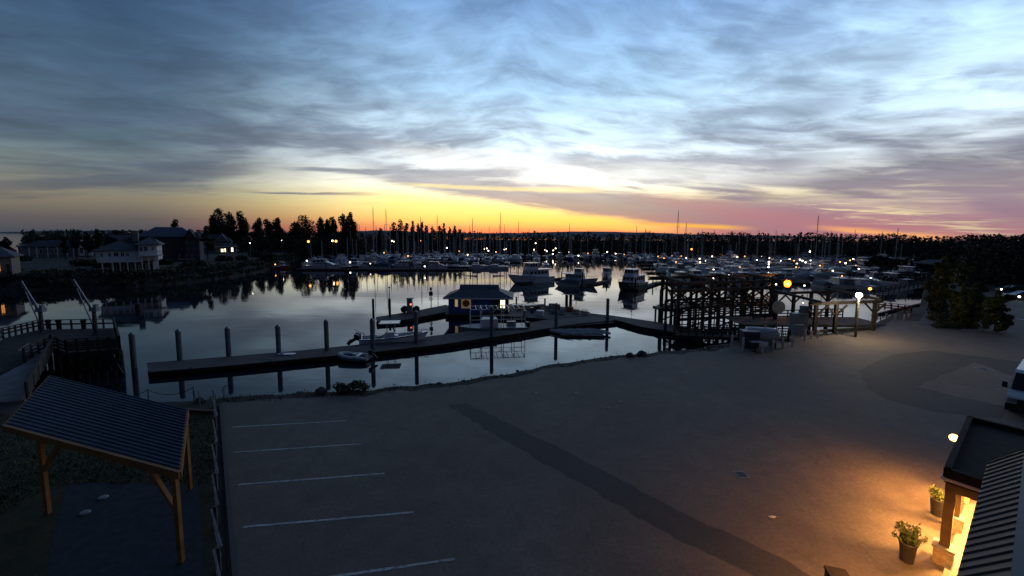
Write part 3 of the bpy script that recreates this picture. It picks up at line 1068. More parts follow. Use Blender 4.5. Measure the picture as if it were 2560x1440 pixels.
# trees among the houses
for i, (x, yb, yt, r, lb, mt, Y) in enumerate((
        (20, 640, 593, 2.3, 'round dark tree at the far left by the small pale house', 'leaf_dark', 122),
        (189, 620, 572, 1.4, 'narrow conifer rising above the twin gable house', 'leaf_dark', 150),
        (162, 620, 588, .9, 'small pointed tree right of the far hipped house', 'leaf_dark', 150),
        (218, 620, 577, 1.6, 'bushy dark tree left of two behind the gables', 'leaf_dark', 152),
        (246, 620, 572, 2.2, 'bushy dark tree right of two behind the gables', 'leaf_dark', 153),
        (293, 610, 574, 1.9, 'dark tree over the white house roof', 'leaf_dark', 160),
        (443, 620, 543, 1.9, 'round-topped tree standing behind the large dark house', 'leaf_dark', 165),
        (518, 620, 561, 2.0, 'round tree between the dark house and the tall trees', 'leaf_dark', 150))):
    P = far(x, yb, Y)
    P.z = .8
    zt = zat(x, yt, P) - .8
    crown_tree('broadleaf_tree', lb, P, zt, lobes_round(zt, r * Y / 120, 7, i + 5, .2), mt, 700, .42, .22, seed=i)
for i, (x, yt, w, lb, Y) in enumerate((
        (556, 517, 20, 'tallest broad poplar at the left of the tall clump', 190), (580, 528, 16, 'second poplar in the tall left clump', 195), (607, 526, 15, 'third poplar at the right of the tall left clump', 192),
        (535, 536, 13, 'low leaning poplar on the clump left shoulder', 188),
        (651, 543, 13, 'thin poplar just right of the tall clump', 205), (672, 546, 11, 'pale thin poplar between two others', 210), (699, 542, 14, 'lone slim poplar before the gap', 200),
        (742, 552, 18, 'lower left half of the domed poplar pair', 200), (768, 536, 24, 'broad domed poplar behind the white cruiser', 203),
        (805, 541, 12, 'left poplar of the close standing row', 205), (820, 546, 10, 'middle poplar of the close standing row', 205), (834, 540, 11, 'right poplar of the close standing row', 207),
        (862, 532, 12, 'left of the twin poplars before the masts', 198), (881, 529, 13, 'right of the twin poplars before the masts', 199))):
    P = far(x, 640, Y + 32)
    P.z = .4
    hh = zat(x, yt, P) - .4
    crown_tree('poplar_tree', lb, P, hh, lobes_poplar(hh, w * Y / 1000 * 1.75, 12, i + 40), 'leaf_poplar', 4200, .38, .3, seed=i, trunk_h=.3, group='poplars beyond the left bank')
pop2 = [(985, 553, 8), (1003, 547, 10), (1017, 556, 7), (1033, 549, 6), (1046, 556, 6), (1056, 552, 6), (1066, 562, 6), (1080, 564, 7), (1100, 562, 6), (1110, 556, 5), (1125, 567, 6), (1136, 563, 6), (1150, 570, 7), (955, 569, 8)]
for i, (x, yt, w) in enumerate(sorted(pop2)):
    P = far(x, 630, 275)
    P.z = -.2
    hh = zat(x, yt, P) + .2
    nm = ('first', 'second', 'third', 'fourth', 'fifth', 'sixth', 'seventh', 'eighth', 'ninth', 'tenth', 'eleventh', 'twelfth', 'thirteenth', 'fourteenth')[i]
    crown_tree('poplar_tree', nm + ' from left of the thin dark poplars behind the sailboat masts', P, hh, lobes_poplar(hh, w * .275 * 1.7, 8, i + 80), 'leaf_dark', 900, .5, .25, seed=i + 50, trunk_h=.3, group='thin poplars behind the masts')
# hedges and bushes with an outline of their own
for i, (x, y, rx, rz, lb) in enumerate((
        (215, 668, 5.5, 2.6, 'dark clipped hedge left of the white house'), (262, 672, 3.0, 2.2, 'dark bush against the white house stilts'), (412, 664, 3.6, 2.4, 'rounded bush right of the white house'),
        (606, 652, 4.0, 2.2, 'large dark bush below the lit arched window'), (640, 645, 6.0, 4.2, 'tall bank bush left of the marina lamps'), (672, 652, 4.5, 3.4, 'bank bush hanging at the end of the left shore'), (560, 655, 5.0, 2.6, 'spreading bush on the bank under the low house'), (480, 668, 4.5, 2.0, 'low bush on the bank under the dark house'), (62, 655, 4.0, 2.2, 'dark bush beside the edge house'))):
    P = at(x, y, .5)
    t = thing('bank_bush', lb, 'bush', P, 0, 'bushes on the left bank')
    rr = random.Random(i + 3)
    cb = MB()
    st = MB()
    for k in range(9):
        a = rr.uniform(0, 6.28)
        q = rr.random() * rx * .62
        k_ = rr.uniform(.4, .62)
        c = (q * math.cos(a), q * math.sin(a) * .7, rz * rr.uniform(.3, .62))
        cb.leaves(c, (rx * k_ * .75, rx * k_ * .6, rz * k_ * .8), 130, .3, rr)
        st.tube((0, 0, -.4), c, .07, .02, 5)
    cb.build('foliage', 'leaf_bank', t)
    st.build('stem', 'bark', t)

# ------------------------------------------------------------------ far woods
sky_l = [(480, 594), (560, 590), (640, 592), (700, 594), (760, 590), (900, 592), (935, 589), (970, 584), (1200, 580), (1250, 583), (1275, 581), (1292, 586), (1338, 577), (1352, 586), (1372, 580), (1400, 588), (1430, 587), (1472, 580), (1495, 588), (1510, 583), (1540, 590), (1582, 583), (1597, 600), (1618, 595), (1635, 599), (1662, 596), (1700, 590)]
sky_r = [(1690, 592), (1712, 583), (1722, 580), (1736, 588), (1752, 579), (1766, 584), (1780, 579), (1797, 591), (1812, 583), (1830, 580), (1862, 580), (1884, 583), (1900, 592), (1916, 592), (1950, 588), (1982, 585), (2002, 582), (2042, 581), (2072, 584), (2100, 588), (2132, 594), (2160, 597), (2200, 592), (2242, 594), (2300, 600), (2342, 600), (2372, 598), (2420, 605), (2442, 600), (2462, 604), (2492, 606), (2520, 600), (2600, 596), (2720, 590), (3000, 570)]


def interp(tab, x):
    if x <= tab[0][0]:
        return tab[0][1]
    for (a, ya), (b, yb) in zip(tab[:-1], tab[1:]):
        if x <= b:
            return ya + (yb - ya) * (x - a) / (b - a)
    return tab[-1][1]


def woods(name, tab, x0, x1, dx, Y0, Y1, mt, seed, leaf, per):
    rr = random.Random(seed)
    mb = MB()
    tk = MB()
    x = x0
    while x < x1:
        for layer in range(4):
            Y = Y0 + (Y1 - Y0) * (3 - layer) / 3 + rr.uniform(-8, 8)
            px = x + rr.uniform(-dx, dx) * .6
            yt = min(interp(tab, px) - max(0, min(9, (px - 2050) / 14)), 588 + .0061 * (px - 1280) - 1.5 - 6 * abs(math.sin(px * .021 + 1.3 * math.sin(px * .0063)))) + layer * 7 + rr.choice((-1.5, 0, 0, 1.5, 3, 4)) + (rr.uniform(0, 5) if layer else 0)
            P = far(px, yt, Y)
            hgt = P.z + .6
            if hgt < 1.5:
                continue
            w = rr.uniform(1.0, 2.1) * dx * Y / 1000
            conifer = rr.random() < .35 and px > 1900
            n = 5
            for k in range(n):
                t = (k + .5) / n
                ww = w * ((1.15 - t) if conifer else (.55 + .6 * math.sin(math.pi * min(1, t + .12))))
                mb.leaves((P.x + rr.uniform(-.3, .3) * w, Y + rr.uniform(-.3, .3) * w, -.4 + hgt * t), (ww, ww, hgt / n * .62), per, leaf, rr)
        x += dx
    tag(mb.build(name, mt), kind='stuff')


woods('shore_thicket', [(500, 603), (560, 596), (620, 590), (680, 598), (740, 594), (800, 600), (880, 600), (930, 606)], 604, 930, 7, 218, 240, 'leaf_poplar', 14, .45, 20)
woods('shore_grove', [(-200, 590), (40, 600), (80, 604), (150, 590), (190, 584), (250, 582), (300, 586), (350, 582), (420, 590)], 62, 420, 6, 215, 240, 'leaf_dark', 15, .5, 20)
woods('roadside_trees', [(2390, 640), (2440, 622), (2500, 606), (2560, 594), (2760, 580)], 2425, 2780, 9, 92, 112, 'leaf_dark', 17, .3, 42)
woods('far_woods', sky_l, 480, 1700, 7, 285, 320, 'leaf_dark', 4, .62, 18)
woods('wooded_hill', sky_r, 1690, 2760, 7, 235, 290, 'leaf_dark', 6, .55, 26)
# ------------------------------------------------------------------ boats (x = bow, origin on the waterline)
def hull_rings(L, B, fb, fs, draft=.45, tr=.86, flare=.12, full=2.3, n=12):
    rings = []
    for i in range(n + 1):
        t = i / n
        x = -L / 2 + L * t
        b = B / 2 * (tr + (1 - tr) * min(1, t / .35)) * max(.015, (1 - max(0, (t - .42) / .58) ** full))
        sheer = fs + (fb - fs) * t ** 1.8
        k = -draft * (1 - max(0, (t - .7) / .3) ** 2) + (fb * .55) * max(0, (t - .8) / .2) ** 2
        rake = L * .05 * max(0, (t - .6) / .4) ** 2
        ch = .05 + k * .3 if t < .8 else k + (sheer - k) * .3
        rings.append([(x + rake, -b, sheer), (x + rake * .5, -b * (1 - flare), ch), (x, 0, k), (x + rake * .5, b * (1 - flare), ch), (x + rake, b, sheer)])
    return rings


def hull(t, L, B, fb, fs, mt, deckm='gel_white', well=None, **kw):
    rg = hull_rings(L, B, fb, fs, **kw)
    MB().loft(rg).build('hull', mt, t)
    d = MB()
    ds = [[(r[0][0] * .985, r[0][1] * .94, r[0][2] + .015), (r[4][0] * .985, r[4][1] * .94, r[4][2] + .015), (r[4][0] * .985, r[4][1] * .9, r[4][2] + .06), (r[0][0] * .985, r[0][1] * .9, r[0][2] + .06)] for r in rg]
    d.loft(ds)
    d.build('deck', deckm, t)
    s = MB()
    for sd in (0, 4):
        for a, b in zip(rg[:-1], rg[1:]):
            p, q = Vector(a[sd]), Vector(b[sd])
            s.bar(p - Vector((0, 0, .10)), q - Vector((0, 0, .10)), .05, .07)
    s.build('rub_rail', 'gel_navy', t)
    return rg


def house_block(x0, x1, w0, w1, z0, z1, rake_f=.6, rake_a=.1, tum=.12):
    m_ = MB()
    a = [(x0, -w0, z0), (x1, -w1, z0), (x1, w1, z0), (x0, w0, z0)]
    b = [(x0 + rake_a, -w0 + tum, z1), (x1 - rake_f, -w1 + tum, z1), (x1 - rake_f, w1 - tum, z1), (x0 + rake_a, w0 - tum, z1)]
    return m_.loft([a, b])


def win_band(t, x0, x1, w0, w1, z0, z1, k0, k1, n, rake_f=.6, tum=.12, name='window', front=True):
    """separate panes set just proud of the sides and front of a house block"""
    for sd in (-1, 1):
        p = MB()
        for i in range(n):
            u0, u1 = (i + .12) / n, (i + .88) / n
            def q(u, k):
                xa = x0 + (x1 - rake_f * k - x0) * (.06 + .88 * u)
                w = (w0 + (w1 - w0) * u) - tum * k + .015
                return (xa, sd * w, z0 + (z1 - z0) * k)
            p.poly([q(u0, k0), q(u1, k0), q(u1, k1), q(u0, k1)][::sd])
        p.build(name, 'glass_dark', t)
    if front:
        p = MB()
        for i in range(3):
            a0, a1 = -1 + 2 * (i + .08) / 3, -1 + 2 * (i + .92) / 3
            def q(a, k):
                return (x1 - rake_f * k + .02, a * (w1 - tum * k) * .94, z0 + (z1 - z0) * k)
            p.poly([q(a0, k0), q(a1, k0), q(a1, k1), q(a0, k1)])
        p.build('windscreen', 'glass_dark', t)


def rail(t, rg, i0, i1, h, name='rail', r=.022):
    m_ = MB()
    for sd in (0, 4):
        pts = [Vector(rg[i][sd]) * .97 for i in range(i0, i1 + 1)]
        tops = []
        for p, q in zip(pts, [rg[i][sd] for i in range(i0, i1 + 1)]):
            p.z = q[2]
            m_.tube(p, p + Vector((0, 0, h)), r, n=4)
            tops.append(p + Vector((0, 0, h)))
        m_.path(tops, r, 4)
    m_.build(name, 'alu', t)


def mk_cruiser(hm='gel_white', L=11.5, B=3.7, canvas=None):
    t = thing('motor_cruiser', None, 'boat')
    rg = hull(t, L, B, 1.55, 1.15, hm)
    house_block(-L * .28, L * .30, 1.45, 1.15, 1.3, 2.05, 1.5, .1).build('coachroof', 'gel_white', t)
    house_block(-L * .26, L * .12, 1.40, 1.25, 2.05, 3.0, 1.1, .1).build('cabin', 'gel_white', t)
    win_band(t, -L * .26, L * .12, 1.40, 1.25, 2.05, 3.0, .18, .80, 3, 1.1)
    win_band(t, -L * .2, L * .30, 1.45, 1.15, 1.3, 2.05, .35, .75, 4, 1.5, front=False)
    MB().box((-L * .10, 0, 3.06), (L * .36, 2.7, .10)).build('hardtop', 'gel_white', t)
    a = MB()
    for sd in (-1, 1):
        a.bar((-L * .30, sd * 1.5, 1.2), (-L * .24, sd * 1.2, 3.5), .22, .09)
    a.bar((-L * .24, -1.2, 3.5), (-L * .24, 1.2, 3.5), .25, .10)
    a.tube((-L * .24, 0, 3.5), (-L * .25, 0, 4.5), .03, n=5)
    a.build('radar_arch', 'gel_white', t)
    if canvas:
        house_block(-L * .46, -L * .26, 1.55, 1.45, 1.2, 2.95, .1, .5, .15).build('cockpit_cover', canvas, t)
    MB().box((-L * .53, 0, .25), (.8, B * .75, .08)).build('swim_platform', 'gel_grey', t)
    rail(t, rg, 6, 12, .55)
    return t


def mk_yacht(hm='gel_white', L=14, B=4.5, wheel=True):
    t = thing('flybridge_yacht', None, 'boat')
    rg = hull(t, L, B, 2.5, 1.5, hm, draft=.7, full=2.0)
    house_block(-L * .36, L * .16, 1.75, 1.6, 1.6, 3.5, .5, .1, .1).build('saloon', 'gel_white', t)
    win_band(t, -L * .36, L * .16, 1.75, 1.6, 1.6, 3.5, .42, .82, 5, .5, .1)
    MB().box((-L * .14, 0, 3.56), (L * .66, 3.7, .13)).build('boat_deck', 'gel_white', t)
    house_block(-L * .10, L * .13, 1.45, 1.3, 3.62, 5.3, .45, .05, .12).build('wheelhouse', 'gel_white', t)
    win_band(t, -L * .10, L * .13, 1.45, 1.3, 3.62, 5.3, .45, .88, 3, .45)
    MB().box((L * .0, 0, 5.36), (L * .30, 3.3, .12)).build('roof', 'gel_white', t)
    m_ = MB()
    m_.tube((-L * .06, 0, 5.4), (-L * .08, 0, 8.4), .07, .04, 6).bar((-L * .07, -.8, 7.2), (-L * .07, .8, 7.2), .06)
    m_.build('mast', 'mast_grey', t)
    MB().lathe((-L * .06, 0, 6.2), [(.05, 0), (.32, .03), (.32, .2), (.05, .24)], 10).build('radar_dome', 'gel_white', t)
    b_ = MB()
    for sd in (-1, 1):
        for x in (-L * .34, -L * .22, -L * .12):
            b_.tube((x, sd * 1.5, 3.6), (x, sd * 1.5, 4.5), .025, n=4)
        b_.tube((-L * .34, sd * 1.5, 4.5), (-L * .12, sd * 1.5, 4.5), .025, n=4)
    b_.build('deck_rail', 'alu', t)
    ph = MB()
    for k in range(4):
        for sd in (-1, 1):
            ph.lathe((0, 0, 0), [(.001, 0), (.13, .01)], 8) if False else ph.box((L * (.02 + .09 * k), sd * (B / 2 * (.98 - .16 * k ** 1.3 * .5)), 1.15 + .12 * k), (.35, .08, .16))
    ph.build('porthole', 'glass_dark', t)
    rail(t, rg, 5, 12, .7)
    return t


def mk_sail(hm='gel_white', L=11, B=3.4, H=14.5, cover='canvas_blue'):
    t = thing('sailboat', None, 'sailboat')
    rg = hull(t, L, B, 1.3, 1.05, hm, tr=.72, full=1.9, draft=.5)
    house_block(-L * .12, L * .26, 1.05, .7, 1.15, 1.75, .9, .2).build('coachroof', 'gel_white', t)
    win_band(t, -L * .12, L * .26, 1.05, .7, 1.15, 1.75, .35, .75, 4, .9, front=False)
    mx = L * .08
    ms = MB().tube((mx, 0, 1.5), (mx, 0, H), .14, .10, 6)
    for z in (H * .42, H * .70):
        ms.bar((mx, -.75, z), (mx, .75, z), .06)
    ms.build('mast', 'mast_grey', t)
    MB().tube((mx, 0, 2.5), (-L * .33, 0, 2.6), .07, n=6).build('boom', 'alu', t)
    c = MB()
    c.loft([[(mx - .1, .16 * math.cos(a), 2.95 + .42 * math.sin(a)) for a in [i * math.pi / 4 for i in range(8)]], [(-L * .33, .10 * math.cos(a), 2.72 + .16 * math.sin(a)) for a in [i * math.pi / 4 for i in range(8)]]])
    c.build('sail_cover', cover, t)
    rgx = MB()
    for e in ((L * .52, 0, 1.35), (-L * .49, 0, 1.1), (mx - .2, 1.5, 1.2), (mx - .2, -1.5, 1.2)):
        rgx.tube((mx, 0, H - .1), e, .012, n=3)
    rgx.build('rigging', 'galv', t)
    rail(t, rg, 1, 11, .6, 'lifelines', .014)
    return t


def mk_fishing(hm='gel_cream', L=9, B=3.2, canvas='canvas_tan'):
    t = thing('cabin_boat', None, 'boat')
    rg = hull(t, L, B, 1.6, .95, hm)
    house_block(-L * .02, L * .22, 1.2, 1.0, 1.1, 3.05, .5, 0, .08).build('cabin', 'gel_white', t)
    win_band(t, -L * .02, L * .22, 1.2, 1.0, 1.1, 3.05, .48, .86, 2, .5, .08)
    MB().box((L * .07, 0, 3.1), (L * .27, 2.5, .1)).build('cabin_roof', 'gel_white', t)
    if canvas:
        house_block(-L * .40, -L * .02, 1.3, 1.2, 1.0, 2.85, .02, .4, .12).build('canvas_cover', canvas, t)
    m_ = MB().tube((L * .05, 0, 3.1), (L * .04, 0, 5.2), .035, n=5).bar((L * .05, -.5, 4.2), (L * .05, .5, 4.2), .04)
    m_.build('antenna_mast', 'alu', t)
    o_ = MB().box((-L * .53, 0, .75), (.5, .42, .75)).box((-L * .54, 0, .1), (.22, .16, .9))
    o_.build('outboard', 'black', t)
    rail(t, rg, 7, 12, .5)
    return t


def mk_covered(hm='gel_white', L=8.5, B=3, canvas='canvas_blue'):
    t = thing('covered_boat', None, 'boat')
    rg = hull(t, L, B, 1.2, .95, hm)
    pr = []
    for i in range(9):
        u = i / 8
        x = -L * .48 + L * .92 * u
        k = max(.06, (1 - max(0, (u - .5) / .5) ** 2.0))
        zt = 1.1 + (1.5 * math.sin(math.pi * min(1, .22 + u * .78)) + .1)
        w = B / 2 * k * 1.02
        pr.append([(x, -w, 1.0 + .2 * u), (x, -w * .72, (zt + 1.2) / 2 + .2), (x, 0, zt), (x, w * .72, (zt + 1.2) / 2 + .2), (x, w, 1.0 + .2 * u)])
    MB().loft(pr).build('canvas_cover', canvas, t)
    MB().box((-L * .53, 0, .7), (.5, .42, .75)).box((-L * .54, 0, .1), (.2, .15, .9)).build('outboard', 'black', t)
    return t


NUMW = ['', 'first', 'second', 'third', 'fourth', 'fifth', 'sixth', 'seventh', 'eighth', 'ninth', 'tenth', 'eleventh', 'twelfth', 'thirteenth', 'fourteenth', 'fifteenth', 'sixteenth', 'seventeenth', 'eighteenth', 'nineteenth']
TENS = {20: 'twent', 30: 'thirt', 40: 'fort', 50: 'fift'}


def nth(n):
    if n < 20:
        return NUMW[n]
    d = n // 10 * 10
    return TENS[d] + ('ieth' if n % 10 == 0 else 'y-' + NUMW[n % 10])


protos = {}
used = set()


def boat(kind, P, rz, k=1.0, kz=None, label=None, group=None):
    if kind not in protos:
        protos[kind] = KINDS[kind]()
    o = protos[kind] if kind not in used else copy_tree(protos[kind])
    used.add(kind)
    o.location = P
    o.rotation_euler = (0, 0, rz)
    o.scale = (k, k, kz or k)
    o['label'] = label
    if group:
        o['group'] = group
    elif 'group' in o:
        del o['group']
    return o


KINDS = dict(
    cruiser=lambda: mk_cruiser(), cruiser_blue=lambda: mk_cruiser('gel_navy', canvas='canvas_blue'), cruiser_tan=lambda: mk_cruiser('gel_white', canvas='canvas_tan'), cruiser_grey=lambda: mk_cruiser('gel_cream', canvas='canvas_grey'),
    yacht=lambda: mk_yacht(), yacht_cream=lambda: mk_yacht('gel_cream', 13, 4.3), yacht_green=lambda: mk_yacht('gel_green', 12.5, 4.2),
    sail=lambda: mk_sail(), sail_navy=lambda: mk_sail('gel_navy', 11.5, 3.5, 14.5, 'canvas_grey'), sail_tan=lambda: mk_sail('gel_white', 10.5, 3.3, 14.5, 'canvas_tan'),
    fishing=lambda: mk_fishing(), fishing_red=lambda: mk_fishing('gel_red', 9, 3.2, None), fishing_blue=lambda: mk_fishing('gel_white', 9, 3.2, 'canvas_blue'),
    covered=lambda: mk_covered(), covered_grey=lambda: mk_covered('gel_cream', 8.5, 3, 'canvas_grey'), covered_tan=lambda: mk_covered('gel_grey', 8, 2.9, 'canvas_tan'),
)
WORDS = dict(cruiser='white motor cruiser', cruiser_blue='navy motor cruiser', cruiser_tan='tan-covered motor cruiser', cruiser_grey='grey-covered motor cruiser', yacht='white flybridge yacht',
             yacht_cream='cream flybridge yacht', yacht_green='dark-hulled flybridge yacht', sail='white sailboat', sail_navy='dark-hulled sailboat', sail_tan='sailboat with tan sail cover', fishing='cabin boat with tan canvas',
             fishing_red='red-hulled cabin boat', fishing_blue='cabin boat with blue canvas', covered='boat under a blue cover', covered_grey='boat under a grey cover', covered_tan='boat under a tan cover')

# boats that can be told apart at a glance
P = at(806, 674, WZ)
boat('cruiser', P + Vector((0, 1.2, 0)), R(4), 1.22, 1.25, 'large white motor cruiser lying broadside at the left end of the front dock')
boat('yacht', at(1328, 706, WZ), R(212), .98, 1.02, 'tall white flybridge yacht left of the open water gap, bow to the left')
boat('yacht_cream', at(1447, 711, WZ), R(-30), .74, .80, 'cream yacht on the finger dock beside the white lamp, middle of three big yachts')
boat('covered_grey', at(1420, 716, WZ), R(160), .75, .85, 'dark covered workboat lying in front of the cream yacht')
boat('yacht_green', at(1577, 722, WZ), R(228), .98, .92, 'big dark-bottomed trawler yacht nearest the fuel dock, bow towards the camera')
boat('cabin' if False else 'fishing_blue', at(1516, 694, WZ), R(250), .95, 1.0, 'small cabin boat alone in the glowing water beside the trawler yacht')
boat('fishing_red', at(702, 671, WZ), R(20), .72, .8, 'small orange-lit boat tied at the foot of the left bank')
LEFT1 = [(882, 'fishing_red', 10, .9), (917, 'fishing', 190, .85), (952, 'covered', 170, 1.0), (1005, 'cruiser_grey', 172, 1.0), (1052, 'fishing', 200, .7), (1092, 'cruiser_tan', 5, .9), (1142, 'sail_navy', 178, .85), (1188, 'sail', 4, 1.0), (1238, 'sail_tan', 176, 1.0)]
for i, (x, kd, a, k) in enumerate(LEFT1):
    boat(kd, at(x, 672, WZ), R(a), k, None, WORDS[kd] + ' on the front left dock, ' + nth(i + 1) + ' from the white cruiser', 'boats on the front left dock')

# crowded rows: (y of the waterline, x0, x1, spacing in metres, where, kinds)
PW = ['cruiser', 'cruiser_tan', 'fishing', 'covered', 'cruiser_grey', 'yacht_cream', 'fishing_blue', 'covered_tan', 'cruiser_blue', 'fishing_red', 'covered_grey', 'yacht', 'sail', 'sail_tan', 'sail_navy', 'sail']
SL = ['sail', 'sail_tan', 'sail_navy', 'sail', 'cruiser', 'sail_tan', 'covered', 'sail', 'sail_navy', 'fishing']
ROWS = [
    (660, 765, 1285, 4.9, 'second left-hand row', SL), (651, 790, 1300, 4.9, 'third left-hand row', SL), (643.5, 830, 1310, 5.4, 'farthest left-hand row', SL),
    (718, 2020, 2300, 5.0, 'nearest right-hand row', PW[:-4]), (702.5, 1668, 2290, 5.2, 'second right-hand row', PW[:-4]), (689, 1655, 2290, 5.2, 'third right-hand row', PW[:-4]), (677, 1640, 2270, 5.3, 'fourth right-hand row', PW),
    (667, 1625, 2260, 5.8, 'fifth right-hand row', PW), (658, 1610, 2250, 6.0, 'sixth right-hand row', PW), (650, 1330, 2230, 6.4, 'seventh row across the basin', PW), (644, 1320, 2180, 7.2, 'farthest row across the basin', PW)]
rb = random.Random(77)
docks = []
for y, x0, x1, sp_, where, kinds in ROWS:
    a, b = at(x0, y, WZ), at(x1, y, WZ)
    n = int((b - a).length / sp_)
    cnt = 0
    for i in range(n):
        if rb.random() < .04:
            continue
        cnt += 1
        p = a.lerp(b, (i + rb.uniform(.35, .65)) / n)
        kd = kinds[rb.randrange(len(kinds))]
        sg = rb.choice((90, 90, -90))
        k = rb.uniform(.72, 1.02)
        if 'yacht' in kd:
            k *= .85
        elif 'cruiser' in kd:
            k *= .95
        boat(kd, p + Vector((0, rb.uniform(-1.0, 1.0), 0)), R(sg + rb.uniform(-5, 5)), k, k * (rb.uniform(.7, .95) if 'sail' in kd else rb.uniform(.95, 1.1)),
             WORDS[kd] + ', ' + nth(cnt) + ' from left in the ' + where, 'boats in the crowded marina rows')
    dy = 7.0
    docks.append((a + Vector((-3, dy, 0)), b + Vector((3, dy, 0)), where))

# the tall masts that stand clear of the rows
TALL = [(934, 517, 650, 'sail', 'sailboat with the tallest mast of the left basin'), (966, 522, 652, 'sail_tan', 'sailboat with the second tall mast beside the tallest one'), (1052, 543, 655, 'sail', 'sailboat whose mast stands over the thin poplars'),
        (1093, 537, 655, 'sail_navy', 'sailboat with tall mast right of the thin poplars'), (1181, 545, 655, 'sail', 'sailboat whose mast stands against the orange sky left of centre'), (1251, 531, 655, 'sail_tan', 'sailboat with the tallest mast against the yellow sky'),
        (1296, 553, 652, 'sail', 'sailboat with mast just left of the tall white yacht'), (1423, 558, 648, 'sail_navy', 'sailboat with the single mast right of the tall white yacht'), (1590, 565, 646, 'sail', 'sailboat with short mast before the tree dip'),
        (1692, 525, 664, 'sail', 'sailboat with the tallest mast right of the middle'), (1713, 556, 660, 'sail_tan', 'sailboat with shorter mast just right of the tall one'), (1938, 575, 655, 'sail', 'sailboat with low mast against the wooded hill'),
        (2040, 538, 672, 'sail', 'sailboat with the tallest mast over the right-hand rows'), (2063, 590, 674, 'sail_navy', 'sailboat with stubby mast right of the tall one'), (2241, 570, 668, 'sail', 'sailboat with the farthest right mast'),
        (1612, 572, 646, 'sail_tan', 'sailboat with mast over the notch in the trees')]
for x, yt, yb, kd, lb in TALL:
    P = at(x, yb, WZ)
    H = zat(x, yt, P) - WZ
    o = boat(kd, P, R(88), 1.0, 1.0, lb, 'sailboats with tall masts')
    o.scale = (1.05, 1.05, H / 14.5)
for i in range(46):
    x = 885 + i * 9.6 + rb.uniform(-6, 6)
    P = at(x, rb.uniform(640, 652), WZ)
    H = zat(x, rb.uniform(560, 585), P) - WZ
    o = boat(rb.choice(('sail', 'sail_tan', 'sail_navy')), P, R(rb.choice((90, -90))), .95, 1, 'bare-masted sailboat, ' + nth(i + 1) + ' from left of the packed masts', 'packed sailboats of the left basin')
    o.scale = (.95, .95, H / 14.5)

for i in range(34):
    x = 1345 + i * 26 + rb.uniform(-9, 9)
    if 1370 < x < 1640:
        y = rb.uniform(640, 648)
    else:
        y = rb.uniform(646, 668)
    P = at(x, y, WZ)
    H = zat(x, rb.uniform(572, 594), P) - WZ
    o = boat(rb.choice(('sail', 'sail_tan', 'sail_navy')), P, R(rb.choice((90, -90))), .9, 1, 'scattered sailboat, ' + nth(i + 1) + ' thin mast from left in the right half', 'scattered sailboats of the right basin')
    o.scale = (.9, .9, H / 14.5)


# ------------------------------------------------------------------ floating docks of the marina
def dock(a, b, w, label, top=.5, name='floating_dock', fl=True, group=None):
    """deck on floats; a, b on the waterline"""
    d = (b - a)
    L = d.length
    rz = math.atan2(d.y, d.x)
    t = thing(name, label, 'dock', ((a + b) / 2).to_tuple(), rz, group)
    MB().box((0, 0, top - .06), (L, w, .12)).build('deck', 'grey_timber', t)
    s = MB()
    for sd in (-1, 1):
        s.box((0, sd * (w / 2 + .05), top - .17), (L, .09, .30))
    s.build('side_beam', 'dark_timber', t)
    f = MB()
    n = max(1, int(L / 3.2))
    for i in range(n):
        f.box((-L / 2 + L * (i + .5) / n, 0, .06), (L / n * .8, w * .86, .62))
    f.build('float', 'black', t)
    return t


def pile(x, y, ytop, r, label, zb=WZ, mt='pile_steel', cap=True, group=None, P=None):
    P = P or at(x, y, zb)
    P = Vector((P.x, P.y, WZ))
    H = zat(x, ytop, P) - WZ
    t = thing('mooring_pile', label, 'pile', P, 0, group)
    MB().tube((0, 0, -1.6), (0, 0, H - r * 1.2), r, r, 12).build('shaft', mt, t)
    if cap:
        MB().lathe((0, 0, H - r * 1.2), [(r * 1.08, 0), (r * 1.08, r * .25), (r * .55, r * .9), (.01, r * 1.2)], 12).build('cap', 'galv', t)
    return t


dock(at(742, 675.5, WZ), at(1182, 676, WZ), 1.8, 'long floating dock along the front of the left basin')
for a, b, where in docks:
    dock(a, b, 1.6, 'floating dock behind the ' + where, group='docks between the boat rows')
dock(at(1300, 711, WZ), at(1412, 697, WZ), 1.4, 'finger dock alongside the tall white yacht')
dock(at(1448, 718, WZ), at(1520, 705, WZ), 1.4, 'finger dock between the cream yacht and the trawler yacht')
dock(at(1588, 727, WZ), at(1648, 708, WZ), 1.4, 'finger dock on the right of the trawler yacht')
dock(at(1648, 708, WZ), at(1704, 712, WZ), 1.6, 'short floating dock leading to the timber pier')
for i, (x, y, yt) in enumerate(((816, 676, 654), (946, 677, 660), (1092, 677, 660), (1176, 680, 662), (1025, 676, 660))):
    pile(x, y, yt, .16, nth(i + 1) + ' thin dark pile listed along the front left dock', mt='wet_timber', group='thin piles of the left front dock')
for i, (x, y, yt) in enumerate(((1326, 708, 678), (1404, 700, 678), (1456, 716, 680), (1517, 706, 684), (1588, 728, 694), (1632, 714, 690))):
    pile(x, y, yt, .15, 'thin dark pile by the big yachts, ' + nth(i + 1) + ' from left', mt='wet_timber', group='thin piles by the big yachts')

